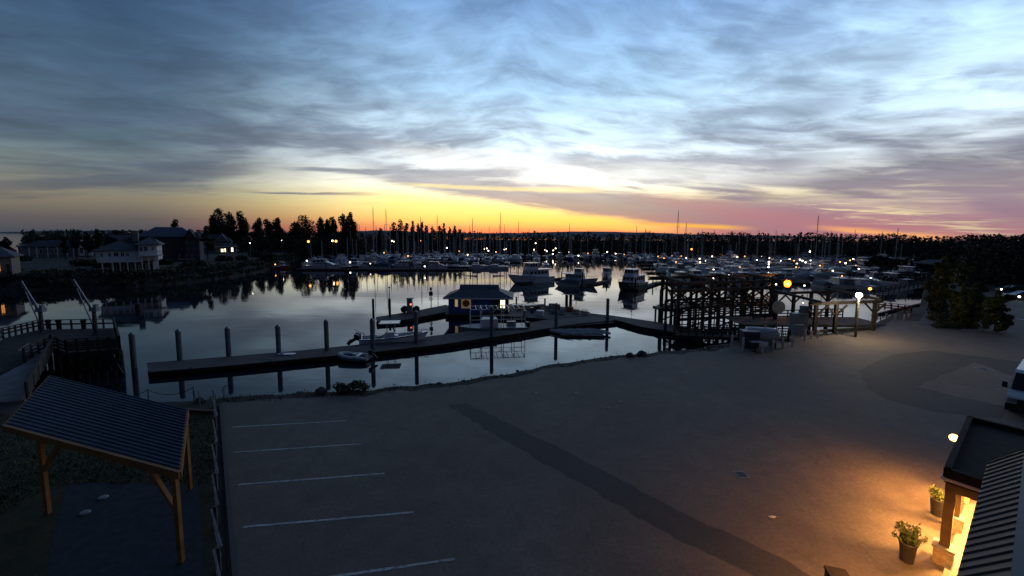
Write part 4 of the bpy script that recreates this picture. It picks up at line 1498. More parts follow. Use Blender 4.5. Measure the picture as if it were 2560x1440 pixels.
# ------------------------------------------------------------------ lamps along the docks
LAMPS = [(688, 661), (767, 652), (980, 602), (985, 604), (875, 656), (926, 659), (857, 627), (1052, 602), (1117, 620), (1169, 637), (1062, 666), (1211, 623), (1217, 621), (1221, 627), (1261, 624), (1266, 622), (1339, 608), (1335, 624), (1363, 625), (1367, 628),
         (1383, 626), (1389, 621), (1382, 635), (1398, 632), (1423, 630), (1446, 639), (1490, 630), (1518, 630), (1539, 634), (1457, 685), (1698, 638), (1716, 645), (1749, 647), (1680, 638), (1752, 634), (1780, 641), (1785, 649), (1750, 656), (1765, 652),
         (1757, 661), (1784, 674), (1822, 688), (1783, 696), (1843, 642), (1830, 656), (1892, 650), (1896, 645), (1923, 645), (1922, 655), (1922, 661), (1921, 668), (1921, 682), (1917, 687), (1953, 652), (1974, 648), (1992, 659), (2000, 649), (2006, 652),
         (2014, 656), (2026, 651), (2026, 661), (2027, 674), (2094, 640), (2133, 648), (2074, 659), (2082, 677), (2114, 658), (2212, 650), (2147, 672), (2183, 684), (2177, 695), (1940, 711), (2011, 714), (1939, 742), (2247, 653), (2259, 659), (2278, 658)]
lamp_proto = thing('dock_lamp', 'x', 'lamp')
MB().tube((0, 0, 0), (0, 0, 1.35), .06, .05, 6).build('post', 'galv', lamp_proto)
MB().ball((0, 0, 1.55), .30, 8, 6, (1, 1, .9)).build('globe', 'lamp_white', lamp_proto)
MB().lathe((0, 0, 1.82), [(.20, 0), (.14, .07), (.02, .1)], 8).build('cap', 'black', lamp_proto)
EXTRA = {(1770, 636), (1776, 635), (1800, 637), (1806, 638), (1730, 633), (1697, 647), (1703, 640), (1862, 641), (1880, 645), (1905, 641), (1985, 652), (2100, 655), (2125, 651), (1960, 657), (1870, 660), (1815, 652), (1930, 650), (2050, 664),
         (1645, 641), (1660, 646), (1560, 636), (1580, 634), (1470, 633), (1240, 630), (1148, 628), (1020, 640), (960, 632), (905, 634), (2160, 660), (2140, 664), (1990, 668), (2040, 655), (1850, 668), (1745, 668), (1690, 655), (2105, 690)}
lx = sorted(LAMPS + list(EXTRA))
amber_proto, used_white = None, False
cnt_a = {}
amber = {(1052, 602), (688, 661), (1698, 638), (2212, 650), (857, 627), (1757, 661)}
cnt = {}
for i, (x, y) in enumerate(lx):
    am = (x, y) in amber or (x, y) in EXTRA
    if am and amber_proto is None:
        amber_proto = thing('dock_lamp', 'x', 'lamp')
        MB().tube((0, 0, 0), (0, 0, 1.35), .06, .05, 6).build('post', 'galv', amber_proto)
        MB().ball((0, 0, 1.55), .26, 8, 6, (1, 1, .9)).build('globe', 'lamp_amber', amber_proto)
        MB().lathe((0, 0, 1.80), [(.20, 0), (.14, .07), (.02, .1)], 8).build('cap', 'black', amber_proto)
        o = amber_proto
    elif am:
        o = copy_tree(amber_proto)
    else:
        o = lamp_proto if not used_white else copy_tree(lamp_proto)
        used_white = True
    zl = WZ + .5 + 1.55
    hy = 588 + .0061 * (x - 1280)
    Y = min(250, max(70, (CAMZ - zl) * F / max(8, y - hy)))
    P = far(x, y, Y)
    o.location = P - Vector((0, 0, 1.55))
    k = max(.55, min(1.25, Y / 170))
    o.scale = (1, 1, 1)
    for ch in o.children:
        if ch.name.startswith('globe'):
            ch.scale = (k, k, k)
            ch.location = (0, 0, 1.55 * (1 - k))
    zone = 'left basin' if x < 1300 else ('middle of the marina' if x < 1640 else ('right basin' if x < 1900 else ('far right rows' if x < 2060 else 'right end of the marina')))
    if am:
        cnt_a[zone] = cnt_a.get(zone, 0) + 1
        o['label'] = 'tiny amber lamp, ' + nth(cnt_a[zone]) + ' amber one from left in the ' + zone
        o['group'] = 'amber lamps along the marina docks'
        continue
    cnt[zone] = cnt.get(zone, 0) + 1
    o['label'] = 'small lit white dock lamp, ' + nth(cnt[zone]) + ' from left in the ' + zone
    o['group'] = 'lit lamps along the marina docks'

for x, y, Y, col, lb, s in ((771, 604, 175, 'lamp_amber', 'amber street lamp standing left of two before the poplars', .5), (840, 603, 185, 'lamp_amber', 'amber street lamp standing right of two before the poplars', .55), (831, 602, 186, 'lamp_white', 'white lamp close beside the right amber street lamp', .38),
                            (625, 608, 150, 'lamp_white', 'single small white lamp in the dark trees right of the houses', .16), (1729, 623, 225, 'lamp_amber', 'amber lamp above the far right boats', .5), (2025, 629, 200, 'lamp_white', 'lone pale lamp below the wooded hill', .42),
                            (2175, 722, 72, 'lamp_amber', 'warm street lamp behind the white lamp post', .26), (2372, 664, 110, 'lamp_white', 'small lamp beside the lit window on the right bank', .22), (2387, 680, 80, 'lamp_white', 'white lamp at the edge of the right-hand trees', .22), (704, 601, 200, 'lamp_white', 'faint white lamp among trees left of the amber lamps', .16)):
    P = far(x, y, Y)
    z0 = 0.0 if x > 2100 or x < 900 else WZ + .4
    if x == 1729 or x == 2025:
        z0 = -.6
    t = thing('street_lamp', lb, 'lamp', (P.x, P.y, z0), 0, 'lamps on the far shores')
    h_ = P.z - z0
    MB().tube((0, 0, -.2), (0, 0, h_ - s * .9), .08, .06, 7).build('post', 'galv', t)
    MB().ball((0, 0, h_), s, 8, 6).build('globe', col, t)
    MB().lathe((0, 0, h_ + s * .92), [(s * .7, 0), (s * .4, s * .3), (.02, s * .4)], 8).build('cap', 'black', t)

# clubhouse with lit windows beyond the left basin, hut on the right bank
h = House('clubhouse', 'low far clubhouse with glowing windows left of the tallest mast', 903, 618, .4, 'building')
h.wall(878, 926, 605, 619, 0, 8, 'warm_wall')
h.hip(875, 930, 605, 598, 0, 8, 'dark_shingle', 3)
for a, b in ((884, 889), (894, 900), (903, 909), (912, 921)):
    h.win(a, b, 608, 614, 0, 'win_warm', 'dark_wall', 1)
h = House('bank_hut', 'small hut with a glowing yellow window in the right-hand trees', 2352, 682, .1, 'hut')
h.wall(2328, 2372, 660, 683, 0, 5, 'dark_wall')
h.hip(2325, 2376, 660, 650, 0, 5, 'shingle', 1.6)
h.win(2345, 2358, 665, 677, 0, 'win_warm', 'grey_wall', 1)
# ------------------------------------------------------------------ fuel dock
ZT = WZ + .55                                  # deck height of the near docks


def pxdock(name, label, far_edge, near_edge, mt='grey_timber', top=ZT, group=None):
    """deck from pixels of its two long edges (both on the deck surface)"""
    fe = [at(x, y, top) for x, y in far_edge]
    ne = [at(x, y, top) for x, y in near_edge]
    O = (fe[0] + ne[-1]) / 2
    t = thing(name, label, 'dock', (O.x, O.y, WZ), 0, group)
    off = Vector((O.x, O.y, WZ))
    ring = [p - off for p in fe] + [p - off for p in ne[::-1]]
    MB().prism([(p.x, p.y) for p in ring], top - WZ - .12, top - WZ).build('deck', mt, t)
    s = MB()
    for e, sg in ((ne, -1), (fe, 1)):
        for a, b in zip(e[:-1], e[1:]):
            a, b = a - off, b - off
            s.bar((a.x, a.y + sg * .05, top - WZ - .16), (b.x, b.y + sg * .05, top - WZ - .16), .10, .34)
    s.build('side_beam', 'dark_timber', t)
    f = MB()
    c = sum(ring, Vector()) / len(ring)
    low = [(c.x + (p.x - c.x) * .985, c.y + (p.y - c.y) * .93) for p in ring]
    f.prism(low, -.30, top - WZ - .13)
    f.build('float', 'black', t)
    cl = MB()
    for a, b in zip(ne[:-1], ne[1:]):
        n = int((b - a).length / 4)
        for i in range(n):
            p = a.lerp(b, (i + .5) / n) - off
            cl.box((p.x, p.y + .25, top - WZ + .06), (.34, .07, .05)).box((p.x, p.y + .25, top - WZ + .03), (.10, .06, .06))
    if len(cl.v):
        cl.build('cleat', 'galv', t)
    return t


pxdock('fuel_dock', 'long grey floating dock running from the left to the crossing dock', [(367, 908), (560, 893), (760, 876), (935, 858), (1100, 838), (1290, 813), (1420, 790), (1470, 785)],
       [(372, 930), (570, 914), (770, 895), (950, 878), (1110, 860), (1300, 832), (1420, 812), (1540, 800)])
pxdock('crossing_dock', 'wide floating dock going right to the gangway under the timber pier', [(1470, 783), (1530, 789), (1640, 805), (1760, 826)], [(1546, 801), (1600, 816), (1700, 833), (1740, 843)])
pxdock('pump_dock', 'dock arm carrying the fuel pump left of the blue house', [(940, 793), (1040, 777), (1116, 762)], [(942, 804), (1010, 799), (1116, 780)])
pxdock('work_dock', 'cluttered floating platform right of the blue fuel house', [(1112, 764), (1290, 760), (1400, 766), (1475, 781)], [(1114, 786), (1200, 786), (1290, 792), (1370, 797), (1480, 788)], top=ZT + .03)

# fuel house
c = at(1196, 783, ZT)
t = thing('fuel_house', 'small dark-blue dockside house with hipped roof and round scallop sign', 'building', (c.x, c.y, ZT + .03), R(-1))
s = c.y / F
Lh, Dh, Hh = 152 * s, 5.2, 2.55
MB().box((0, Dh / 2, Hh / 2), (Lh, Dh, Hh)).build('wall', 'blue_wall', t)
MB().box((Lh * .36, -.03, Hh / 2 - .1), (Lh * .27, .05, Hh - .3)).build('side_panel', 'slate_wall', t)
ov = .75
rf = MB()
zz = Hh
z1 = Hh + 1.45
a0, a1, d0, d1 = -Lh / 2 - ov, Lh / 2 + ov, -ov, Dh + ov
k0, k1 = .42, .58
E_ = [(a0, d0, zz), (a1, d0, zz), (a1, d1, zz), (a0, d1, zz)]
U_ = [(a0 + 2.3, d0 + 2.0, zz + .95), (a1 - 2.3, d0 + 2.0, zz + .95), (a1 - 2.3, d1 - 2.0, zz + .95), (a0 + 2.3, d1 - 2.0, zz + .95)]
dm = (d0 + d1) / 2
T_ = [(a0 + 2.3, dm, zz + 1.75), (a1 - 2.5, dm, zz + 1.75)]
Lw = [(p[0], p[1], p[2] - .2) for p in E_]
rf.add(E_ + U_ + T_ + Lw, [(0, 1, 5, 4), (1, 2, 6, 5), (2, 3, 7, 6), (3, 0, 4, 7), (4, 5, 9, 8), (6, 7, 8, 9), (5, 6, 9), (7, 4, 8), (10, 11, 1, 0), (11, 12, 2, 1), (12, 13, 3, 2), (13, 10, 0, 3), (13, 12, 11, 10)])
rfo = rf.build('roof', 'dark_roof', t)
rb_ = MB()
for i in range(25):
    x = a0 + .25 + (a1 - a0 - .5) * i / 24
    xe = min(max(x, a0 + 2.3), a1 - 2.3)
    lim = min(1, (x - a0) / 2.3, (a1 - x) / 2.3)
    rb_.bar((x, d0, zz + .02), (x, d0 + 2.0 * lim, zz + .02 + .95 * lim), .05, .05)
    if lim >= 1:
        rb_.bar((x, d0 + 2.0, zz + .97), (x, dm, zz + 1.76), .05, .05)
rb_.build('roof_rib', 'dark_roof', rfo)
MB().bar((a0, d0 - .02, zz - .10), (a1, d0 - .02, zz - .10), .05, .24).bar((a1 + .02, d0, zz - .10), (a1 + .02, d1, zz - .10), .05, .24).build('fascia', 'white_paint', t)
for x, w, z, hh, mt in ((-Lh * .365, .55, 1.6, 1.25, 'win_dim'), (Lh * .405, .80, 1.5, 1.35, 'win_bright')):
    f = MB()
    f.box((x, -.07, z + hh / 2), (w + .14, .08, .08)).box((x, -.07, z - hh / 2), (w + .14, .08, .08)).box((x - w / 2, -.07, z), (.08, .08, hh)).box((x + w / 2, -.07, z), (.08, .08, hh))
    if mt == 'win_bright':
        f.box((x, -.075, z), (.05, .05, hh)).box((x + .15, -.075, z - .1), (w * .5, .05, .06))
    wo_ = f.build('window', 'gel_grey', t)
    MB().box((x, -.06, z), (w, .04, hh)).build('pane', mt, wo_)
f = MB().box((Lh / 2 + .05, 1.0, 1.2), (.06, .9, 2.1)).build('door', 'win_dim', t)
# the emblem: a scallop with red rim on a pale board
sg = thing('emblem_sign', 'square pale sign with a red and yellow scallop shell emblem on the blue house wall', 'sign', t.matrix_basis @ Vector((-Lh * .205, -.06, 1.55)), R(-1))
MB().box((0, -.02, 0), (1.55, .06, 1.55)).build('board', 'sign_face', sg)


def scallop(r, y, base_w, lobes=7):
    pts = []
    n = 70
    for i in range(n + 1):
        a = R(-38) + R(256) * i / n
        rr_ = r * (1 + .035 * abs(math.cos(a * lobes / 1.42)))
        pts.append((rr_ * math.cos(a), y, rr_ * math.sin(a) * .98))
    pts += [(-base_w, y, -r * .74), (-base_w, y, -r * .95), (base_w, y, -r * .95), (base_w, y, -r * .74)]
    return pts


em = MB()
em.poly(scallop(.58, -.056, .26)[::-1])
M['shell_red'] = mat('shell_red', (.55, .05, .02), .4, var=.05)
M['shell_yellow'] = mat('shell_yellow', (.65, .25, .02), .4, var=.05)
em.build('emblem_rim', 'shell_red', sg)
MB().poly(scallop(.49, -.060, .19)[::-1]).build('emblem', 'shell_yellow', sg)
rb2 = MB()
for i in range(7):
    a = R(90 + (i - 3) * 24)
    rb2.bar((0, -.066, -.42), (.47 * math.cos(a), -.066, .47 * math.sin(a)), .045, .008, (0, 1, 0))
rb2.build('emblem_rib', 'shell_red', sg)

# pump, hose reels, sign posts on the arm
P = at(1026, 781, ZT)
t = thing('fuel_pump', 'pale upright fuel pump with a red lit display on the dock arm', 'pump', (P.x, P.y, ZT))
MB().box((0, 0, .15), (1.0, .7, .3)).box((-.28, 0, 1.25), (.42, .55, 2.0)).build('cabinet', 'cabinet', t)
MB().box((.12, .05, 1.2), (.38, .5, 2.1)).box((0, 0, 2.32), (1.1, .7, .12)).build('column', 'gel_grey', t)
MB().box((.14, -.22, 1.35), (.22, .04, .18)).build('display', 'lamp_red', t)
MB().path([(.36, -.1, 1.6), (.55, -.15, 1.0), (.5, -.15, .5), (.36, -.1, .9)], .035).build('hose', 'black', t)
for dx_, lb in ((-.95, 'dark round hose reel left of the fuel pump'), (.95, 'dark round hose reel right of the fuel pump')):
    q = thing('hose_reel', lb, 'hose reel', (P.x + dx_, P.y - .1, ZT), 0, 'hose reels by the pump')
    MB().tube((0, -.28, .55), (0, .28, .55), .42, n=16).build('hose', 'black', q)
    MB().tube((0, -.34, .55), (0, -.28, .55), .52, n=16).tube((0, .28, .55), (0, .34, .55), .52, n=16).bar((-.35, -.34, 0), (0, -.34, .55), .06).bar((.35, -.34, 0), (0, -.34, .55), .06).bar((-.35, .34, 0), (0, .34, .55), .06).bar((.35, .34, 0), (0, .34, .55), .06).build('frame', 'dark_timber', q)
P = at(1078, 770, ZT)
t = thing('sign_post', 'slim post with stacked dark boxes and a life ring on the dock arm', 'post', (P.x, P.y, ZT))
MB().tube((0, 0, 0), (0, 0, 3.6), .07, n=8).build('post', 'dark_timber', t)
MB().box((0, -.12, 2.5), (.62, .16, .75)).box((0, -.1, 3.3), (.34, .14, .5)).build('box', 'slate_wall', t)
lr = MB()
for i in range(14):
    a, b = 6.2832 * i / 14, 6.2832 * (i + 1) / 14
    lr.tube((.24 * math.cos(a), -.14, 1.6 + .24 * math.sin(a)), (.24 * math.cos(b), -.14, 1.6 + .24 * math.sin(b)), .06, n=6)
lr.build('life_ring', 'gel_grey', t)

for x, y, yt, r, lb in ((934, 805, 746, .17, 'dark pile at the tip of the pump dock'), (975, 800, 745, .19, 'dark pile with a thin pole on top beside the pump dock tip'), (1291, 770, 741, .14, 'dark pile right behind the blue house corner')):
    P = at(x, y, WZ)
    pile(x, y, yt, r, lb, mt='wet_timber')
P = at(975, 800, WZ)
z = zat(975, 745, P)
tag(MB().tube((0, 0, 0), (0, 0, 1.5), .05, n=6).lathe((0, 0, 1.5), [(.02, 0), (.14, .05), (.14, .2), (.02, .26)], 8).build('beacon_pole', 'black'), 'thin beacon pole fixed on top of a dark pile at the pump dock', 'pole').location = (P.x, P.y, z)
for x, yw, yt, lb in ((1416, 778, 733, 'left of two dark piles close together behind the work dock'), (1426, 778, 731, 'right of two dark piles close together behind the work dock'), (1362, 775, 744, 'thin dark pile right of the frame-roofed barge')):
    pile(x, yw, yt, .15 if x < 1400 else .26, lb, mt='wet_timber', cap=False)

# the ten mooring piles of the long dock, and the lone ones
PILES = [(336, 920, 830), (451, 912, 822), (573, 902, 816), (698, 897, 811), (818, 888, 798), (932, 883, 795), (1041, 870, 775), (1229, 851, 765), (1390, 830, 757), (1518, 813, 745)]
PL = ['lone leaning pile standing left of the long dock end', 'pile at the left end of the long dock', 'second pile from the left end of the long dock', 'pile just left of the small flat float on the long dock', 'pile left of the white inflatable', 'pile at the stern of the console boat',
      'pile at the bow of the console boat', 'pile before the frame-roofed barge', 'pile beside the overturned skiffs, left', 'pile at the corner where the two docks meet']
for (x, y, yt), lb in zip(PILES, PL):
    pile(x, y, yt, .235, 'grey steel mooring ' + lb, group='steel piles along the long dock')
pile(1650, 800, 722, .22, 'dark thin pile left of the timber pier platform', mt='wet_timber')
pile(1662, 845, 800, .18, 'short dark pile before the gangway foot', mt='wet_timber')

# white frame-roofed barge
P = at(1232, 832, WZ)
s = P.y / F
t = thing('frame_barge', 'pale work barge with an open white tube-frame canopy moored at the long dock', 'boat', (P.x, P.y + .8, WZ), R(8))
Lb = 172 * s
hb = MB()
ring = lambda x, w, z: [(x, -w, z), (x, w, z)]
prof = []
for i in range(9):
    u = i / 8
    x = -Lb / 2 + Lb * u
    w = 1.45 * (1 if u > .28 else max(.12, math.sin(u / .28 * math.pi / 2)))
    kz = -.25 + (.45 * (1 - u / .25) if u < .25 else 0)
    prof.append([(x, -w, .75 + .1 * (1 - u)), (x, -w * .9, kz), (x, w * .9, kz), (x, w, .75 + .1 * (1 - u))])
hb.loft(prof)
hb.build('hull', 'gel_grey', t)
fm = MB()
zc = 3.3
xs = [-Lb * .34 + Lb * .80 * i / 5 for i in range(6)]
for x in xs:
    for sd in (-1.35, 1.35):
        fm.tube((x, sd, .8), (x, sd, zc), .045, n=6)
        if x not in (xs[0], xs[-1]):
            for q in (-.4, .4):
                fm.tube((x, sd, zc - .45), (x + q, sd, zc), .03, n=5)
for sd in (-1.35, 1.35):
    fm.tube((xs[0], sd, zc), (xs[-1], sd, zc), .05, n=6).tube((xs[0], sd, 1.9), (xs[-1], sd, 1.9), .04, n=6)
for i in range(11):
    x = xs[0] + (xs[-1] - xs[0]) * i / 10
    fm.tube((x, -1.5, zc + .05), (x, 1.5, zc + .05), .045, n=6)
fm.tube((xs[0], -1.35, 1.9), (xs[0], 1.35, 1.9), .04, n=6)
fm.build('canopy_frame', 'gel_white', t)
MB().box((-Lb * .06, 0, 1.25), (2.3, 1.5, .95)).box((-Lb * .06, 0, 1.80), (2.0, 1.6, .14)).build('console', 'gel_white', t)
MB().box((Lb * .28, .3, 1.05), (1.2, .9, .5)).build('seat', 'gel_grey', t)
MB().box((Lb * .5 + .25, 0, .7), (.5, .5, 1.0)).build('outboard', 'black', t)

# centre-console boat with T-top
P = at(978, 866, WZ)
s = P.y / F
t = thing('console_boat', 'white centre-console boat with a T-top and dark twin outboards tipped up', 'boat', (P.x, P.y + .9, WZ), R(9))
Lb = 7.4
rg = hull_rings(Lb, 2.5, 1.45, .95, full=2.6, draft=.35)
MB().loft([[r[0], r[1], r[2], r[3], r[4], (r[4][0], r[4][1] * .80, r[4][2]), (r[4][0], r[4][1] * .74, .45 if i < 11 else r[4][2]), (r[0][0], r[0][1] * .74, .45 if i < 11 else r[0][2]), (r[0][0], r[0][1] * .80, r[0][2])] for i, r in enumerate(rg)]).build('hull', 'gel_white', t)
st = MB()
for sd in (0, 4):
    for a, b in zip(rg[:-1], rg[1:]):
        st.bar(Vector(a[sd]) - Vector((0, 0, .07)), Vector(b[sd]) - Vector((0, 0, .07)), .07, .08)
st.build('rub_rail', 'gel_navy', t)
MB().box((-.35, 0, 1.0), (1.1, .9, 1.15)).box((.30, 0, .8), (.5, .8, .7)).build('console', 'gel_white', t)
MB().add([(.22, -.42, 1.55), (.22, .42, 1.55), (-.02, .36, 2.0), (-.02, -.36, 2.0)], [(0, 1, 2, 3)]).build('windscreen', 'glass_dark', t)
tt = MB()
for x in (-.75, .15):
    for sd in (-.52, .52):
        tt.tube((x, sd, .7), (x + .05, sd * 1.05, 2.62), .035, n=6)
tt.path([(-.75, -.52, 1.7), (-.75, .52, 1.7)], .03)
tt.build('top_frame', 'alu', t)
MB().box((-.35, 0, 2.68), (2.3, 1.7, .10)).build('hard_top', 'gel_white', t)
MB().box((-1.55, 0, .85), (.6, 1.1, .65)).build('seat', 'gel_grey', t)
for sd in (-.38, .38):
    b_ = MB()
    b_.loft([[(-3.75, sd - .2, .7), (-3.75, sd + .2, .7), (-3.8, sd + .22, 1.35), (-3.8, sd - .22, 1.35)], [(-4.4, sd - .18, .85), (-4.4, sd + .18, .85), (-4.35, sd + .15, 1.5), (-4.35, sd - .15, 1.5)]])
    b_.bar((-4.1, sd, .95), (-4.95, sd, .45), .18, .30).bar((-4.85, sd, .62), (-5.1, sd, .25), .08, .4)
    b_.tube((-4.95, sd - .18, .42), (-4.95, sd + .18, .42), .14, n=8)
    b_.build('outboard', 'black', t)
MB().tube((-3.3, .8, 1.0), (-4.6, .9, 1.75), .03, n=5).tube((-3.2, -.9, 1.0), (-3.2, -.9, 1.8), .025, n=5).build('rod', 'black', t)
rr_ = MB()
for sd in (0, 4):
    pts = []
    for i in range(8, 13):
        q = Vector(rg[i][sd])
        q.y *= .9
        rr_.tube(q, q + Vector((0, 0, .28)), .02, n=4)
        pts.append(q + Vector((0, 0, .28)))
    rr_.path(pts, .022, 4)
rr_.build('bow_rail', 'alu', t)

# inflatable dinghy
P = at(886, 901, WZ)
t = thing('inflatable_dinghy', 'light grey inflatable dinghy with tipped outboard tied at the long dock', 'dinghy', (P.x, P.y, WZ), R(172))
tb = MB()
path = [(-1.75, -.62, .38), (-1.0, -.66, .38), (0, -.68, .40), (.8, -.60, .44), (1.35, -.38, .52), (1.62, 0, .60), (1.35, .38, .52), (.8, .60, .44), (0, .68, .40), (-1.0, .66, .38), (-1.75, .62, .38)]
rings_ = []
for i, p in enumerate(path):
    p = Vector(p)
    d = (Vector(path[min(i + 1, 10)]) - Vector(path[max(i - 1, 0)])).normalized()
    a = d.cross(Vector((0, 0, 1))).normalized()
    r = .25 if 0 < i < 10 else .16
    rings_.append([p + (a * math.cos(k * math.pi / 5) + Vector((0, 0, 1)) * math.sin(k * math.pi / 5)) * r for k in range(10)])
tb.loft(rings_)
tb.build('tube', 'rubber', t, True)
MB().prism([(-1.5, -.55), (.9, -.5), (1.4, 0), (.9, .5), (-1.5, .55)], .08, .2).box((-1.55, 0, .4), (.08, 1.0, .45)).build('floor', 'gel_grey', t)
MB().box((-.5, 0, .62), (.35, 1.1, .07)).build('seat', 'gel_white', t)
MB().box((-.1, .05, .5), (.5, .35, .5)).build('console', 'gel_grey', t)
MB().box((-1.85, 0, .95), (.42, .32, .5)).bar((-1.95, 0, .8), (-2.45, 0, .45), .12, .2).tube((-2.45, -.1, .42), (-2.45, .1, .42), .1, n=7).build('outboard', 'black', t)
sl = MB()
for q in (-.9, .9):
    for i in range(len(path) - 1):
        a, b = Vector(path[i]), Vector(path[i + 1])
        if a.y * q > 0 and b.y * q > 0:
            n_ = Vector((0, .255 * (1 if q > 0 else -1), .02))
            sl.bar(a + n_, b + n_, .02, .09)
sl.build('rub_strip', 'gel_navy', t)

# small flat float on the dock edge
P = at(720, 884, WZ)
t = thing('paddle_board', 'narrow pale board lying along the dock between two piles', 'board', at(718, 886, ZT + .02), R(5))
MB().prism([(-.95, -.2), (-.6, -.3), (.6, -.3), (.95, 0), (.6, .3), (-.6, .3), (-.95, .2)], 0, .08).build('board', 'gel_white', t)
MB().box((-.5, 0, .12), (.3, .3, .06)).build('pad', 'gel_grey', t)

# overturned skiffs lying side by side
base_a, base_b = at(1410, 830, ZT - .15), at(1500, 838, ZT - .15)
for i in range(5):
    u = i / 4
    P = at(1404, 828, ZT - .2).lerp(at(1492, 826, ZT - .2), u)
    t = thing('overturned_skiff', 'long grey skiff lying keel up beside the dock, ' + nth(i + 1) + ' from left of the five', 'skiff', (P.x, P.y - .25, ZT - .42), R(-38), 'overturned skiffs at the dock')
    pr = []
    for k in range(9):
        v_ = k / 8
        w = .42 * math.sin(math.pi * (.12 + .80 * v_)) ** .7
        pr.append([(-1.9 + 3.8 * v_, w * math.cos(a), .05 + .42 * math.sin(a) * (.6 + .4 * math.sin(math.pi * v_))) for a in [math.pi * j / 8 for j in range(9)]])
    MB().loft(pr, closed=True).build('hull', 'rubber', t, False)
    MB().bar((-1.7, 0, .46), (1.7, 0, .46), .05, .07).build('keel', 'dark_timber', t)
P = at(1455, 840, WZ)
tt_ = thing('skiff_float', 'low dark float carrying the overturned skiffs', 'float', (P.x, P.y + .5, WZ), R(-4))
MB().box((0, 0, .12), (5.6, 2.6, .30)).build('deck', 'grey_timber', tt_)
MB().box((0, 0, -.15), (5.2, 2.2, .24)).build('float', 'black', tt_)

# clutter on the work dock
rc = random.Random(9)
CL = [(1385, 783, 'crate', 'gel_grey'), (1405, 786, 'crab', ''), (1424, 778, 'crate', 'orange_paint'), (1440, 784, 'crab', ''), (1330, 782, 'drum', 'gel_navy'), (1350, 788, 'crate', 'gel_white'), (1312, 789, 'drum', 'gel_grey'), (1462, 786, 'crab', ''), (1340, 775, 'crate', 'grey_timber'), (1370, 776, 'crab', ''), (1300, 774, 'crate', 'orange_paint'), (1396, 773, 'drum', 'gel_red')]
for i, (x, y, kd, mt) in enumerate(CL):
    P = at(x, y, ZT + .03)
    if kd == 'crate':
        t = thing('dock_crate', dict(gel_grey='grey lidded dock box left among the clutter', orange_paint='orange dock box in the dark clutter', gel_white='white lidded dock box by the clutter front', grey_timber='weathered timber dock box')[mt] + (', nearer the house' if x < 1345 else ', out on the platform'), 'dock box', P, rc.uniform(-.4, .4))
        MB().box((0, 0, .3), (1.15, .65, .6)).build('body', mt, t)
        MB().add([(-.6, -.36, .61), (.6, -.36, .61), (.6, .36, .61), (-.6, .36, .61), (-.55, -.1, .76), (.55, -.1, .76), (.55, .3, .76), (-.55, .3, .76)], [(0, 1, 5, 4), (1, 2, 6, 5), (2, 3, 7, 6), (3, 0, 4, 7), (4, 5, 6, 7), (3, 2, 1, 0)]).build('lid', mt, t)
    elif kd == 'drum':
        t = thing('drum', {'gel_navy': 'dark blue drum', 'gel_grey': 'grey drum', 'gel_red': 'dull red drum'}[mt] + ' standing on the cluttered work dock', 'drum', P)
        MB().lathe((0, 0, 0), [(.28, 0), (.29, .02), (.28, .3), (.295, .31), (.28, .33), (.28, .6), (.295, .61), (.28, .63), (.28, .86), (.27, .88)], 14).build('body', mt, t)
        MB().lathe((.1, 0, .88), [(.05, 0), (.05, .03)], 8).build('bung', 'black', t)
    else:
        t = thing('crab_trap', 'dark wire crab trap stacked on the work dock, ' + nth([q[0] for q in sorted(CL) if q[2] == 'crab'].index(x) + 1) + ' from left', 'trap', P, rc.uniform(-.6, .6))
        w_ = MB()
        for zz_ in (.03, .35, .42, .75):
            for k in range(12):
                a, b = 6.2832 * k / 12, 6.2832 * (k + 1) / 12
                w_.tube((.5 * math.cos(a), .5 * math.sin(a), zz_), (.5 * math.cos(b), .5 * math.sin(b), zz_), .02, n=4)
        for k in range(12):
            a = 6.2832 * k / 12
            w_.tube((.5 * math.cos(a), .5 * math.sin(a), .03), (.5 * math.cos(a), .5 * math.sin(a), .75), .014, n=4)
        w_.build('frame', 'black', t)
        MB().lathe((0, 0, .02), [(.46, 0), (.46, .02)], 12).lathe((0, 0, .37), [(.46, 0), (.46, .02)], 12).build('netting', 'dark_timber', t)
# flat skiff with orange rail behind the barge, small notice board
P = at(1318, 772, ZT)
t = thing('orange_skiff', 'flat-bowed orange-rimmed skiff resting on the work dock', 'skiff', (P.x, P.y, ZT + .03), R(-12))
rg = hull_rings(5.4, 1.8, .85, .6, draft=.0)
MB().loft(rg).build('hull', 'gel_cream', t)
q_ = MB()
for sd in (0, 4):
    for a, b in zip(rg[:-1], rg[1:]):
        q_.bar(a[sd], b[sd], .10, .08)
q_.build('gunwale', 'orange_paint', t)
P = at(1380, 790, ZT)
t = thing('notice_board', 'small pale notice board on two legs left of the pile', 'sign', (P.x, P.y, ZT + .03), R(-6))
MB().bar((-.45, 0, 0), (-.45, 0, 1.9), .07).bar((.45, 0, 0), (.45, 0, 1.9), .07).build('leg', 'dark_timber', t)
MB().box((0, -.06, 1.55), (1.1, .05, .85)).build('board', 'cabinet', t)

# ------------------------------------------------------------------ timber hoist pier on the right
def ppost(mb, px, yb, zb, ytop, w=.34, P=None):
    P = P or at(px, yb, zb)
    zt = zat(px, ytop, P)
    mb.box((P.x, P.y, (zt + WZ - 1.5) / 2 + .0), (w, w, zt - WZ + 1.5))
    return P, zt


pier = thing('timber_pier', 'dark old timber hoist pier with cross-braced posts and heavy top beams', 'pier', at(1840, 800, 0))
O = Vector(pier.location)
# two rows of tall posts: far row and near row
row_n = [(1692, 833), (1770, 828), (1850, 822), (1925, 818)]
row_f = [(1700, 800), (1775, 798), (1850, 796), (1925, 793), (2000, 790)]
PN = [at(x, y, WZ) for x, y in row_n]
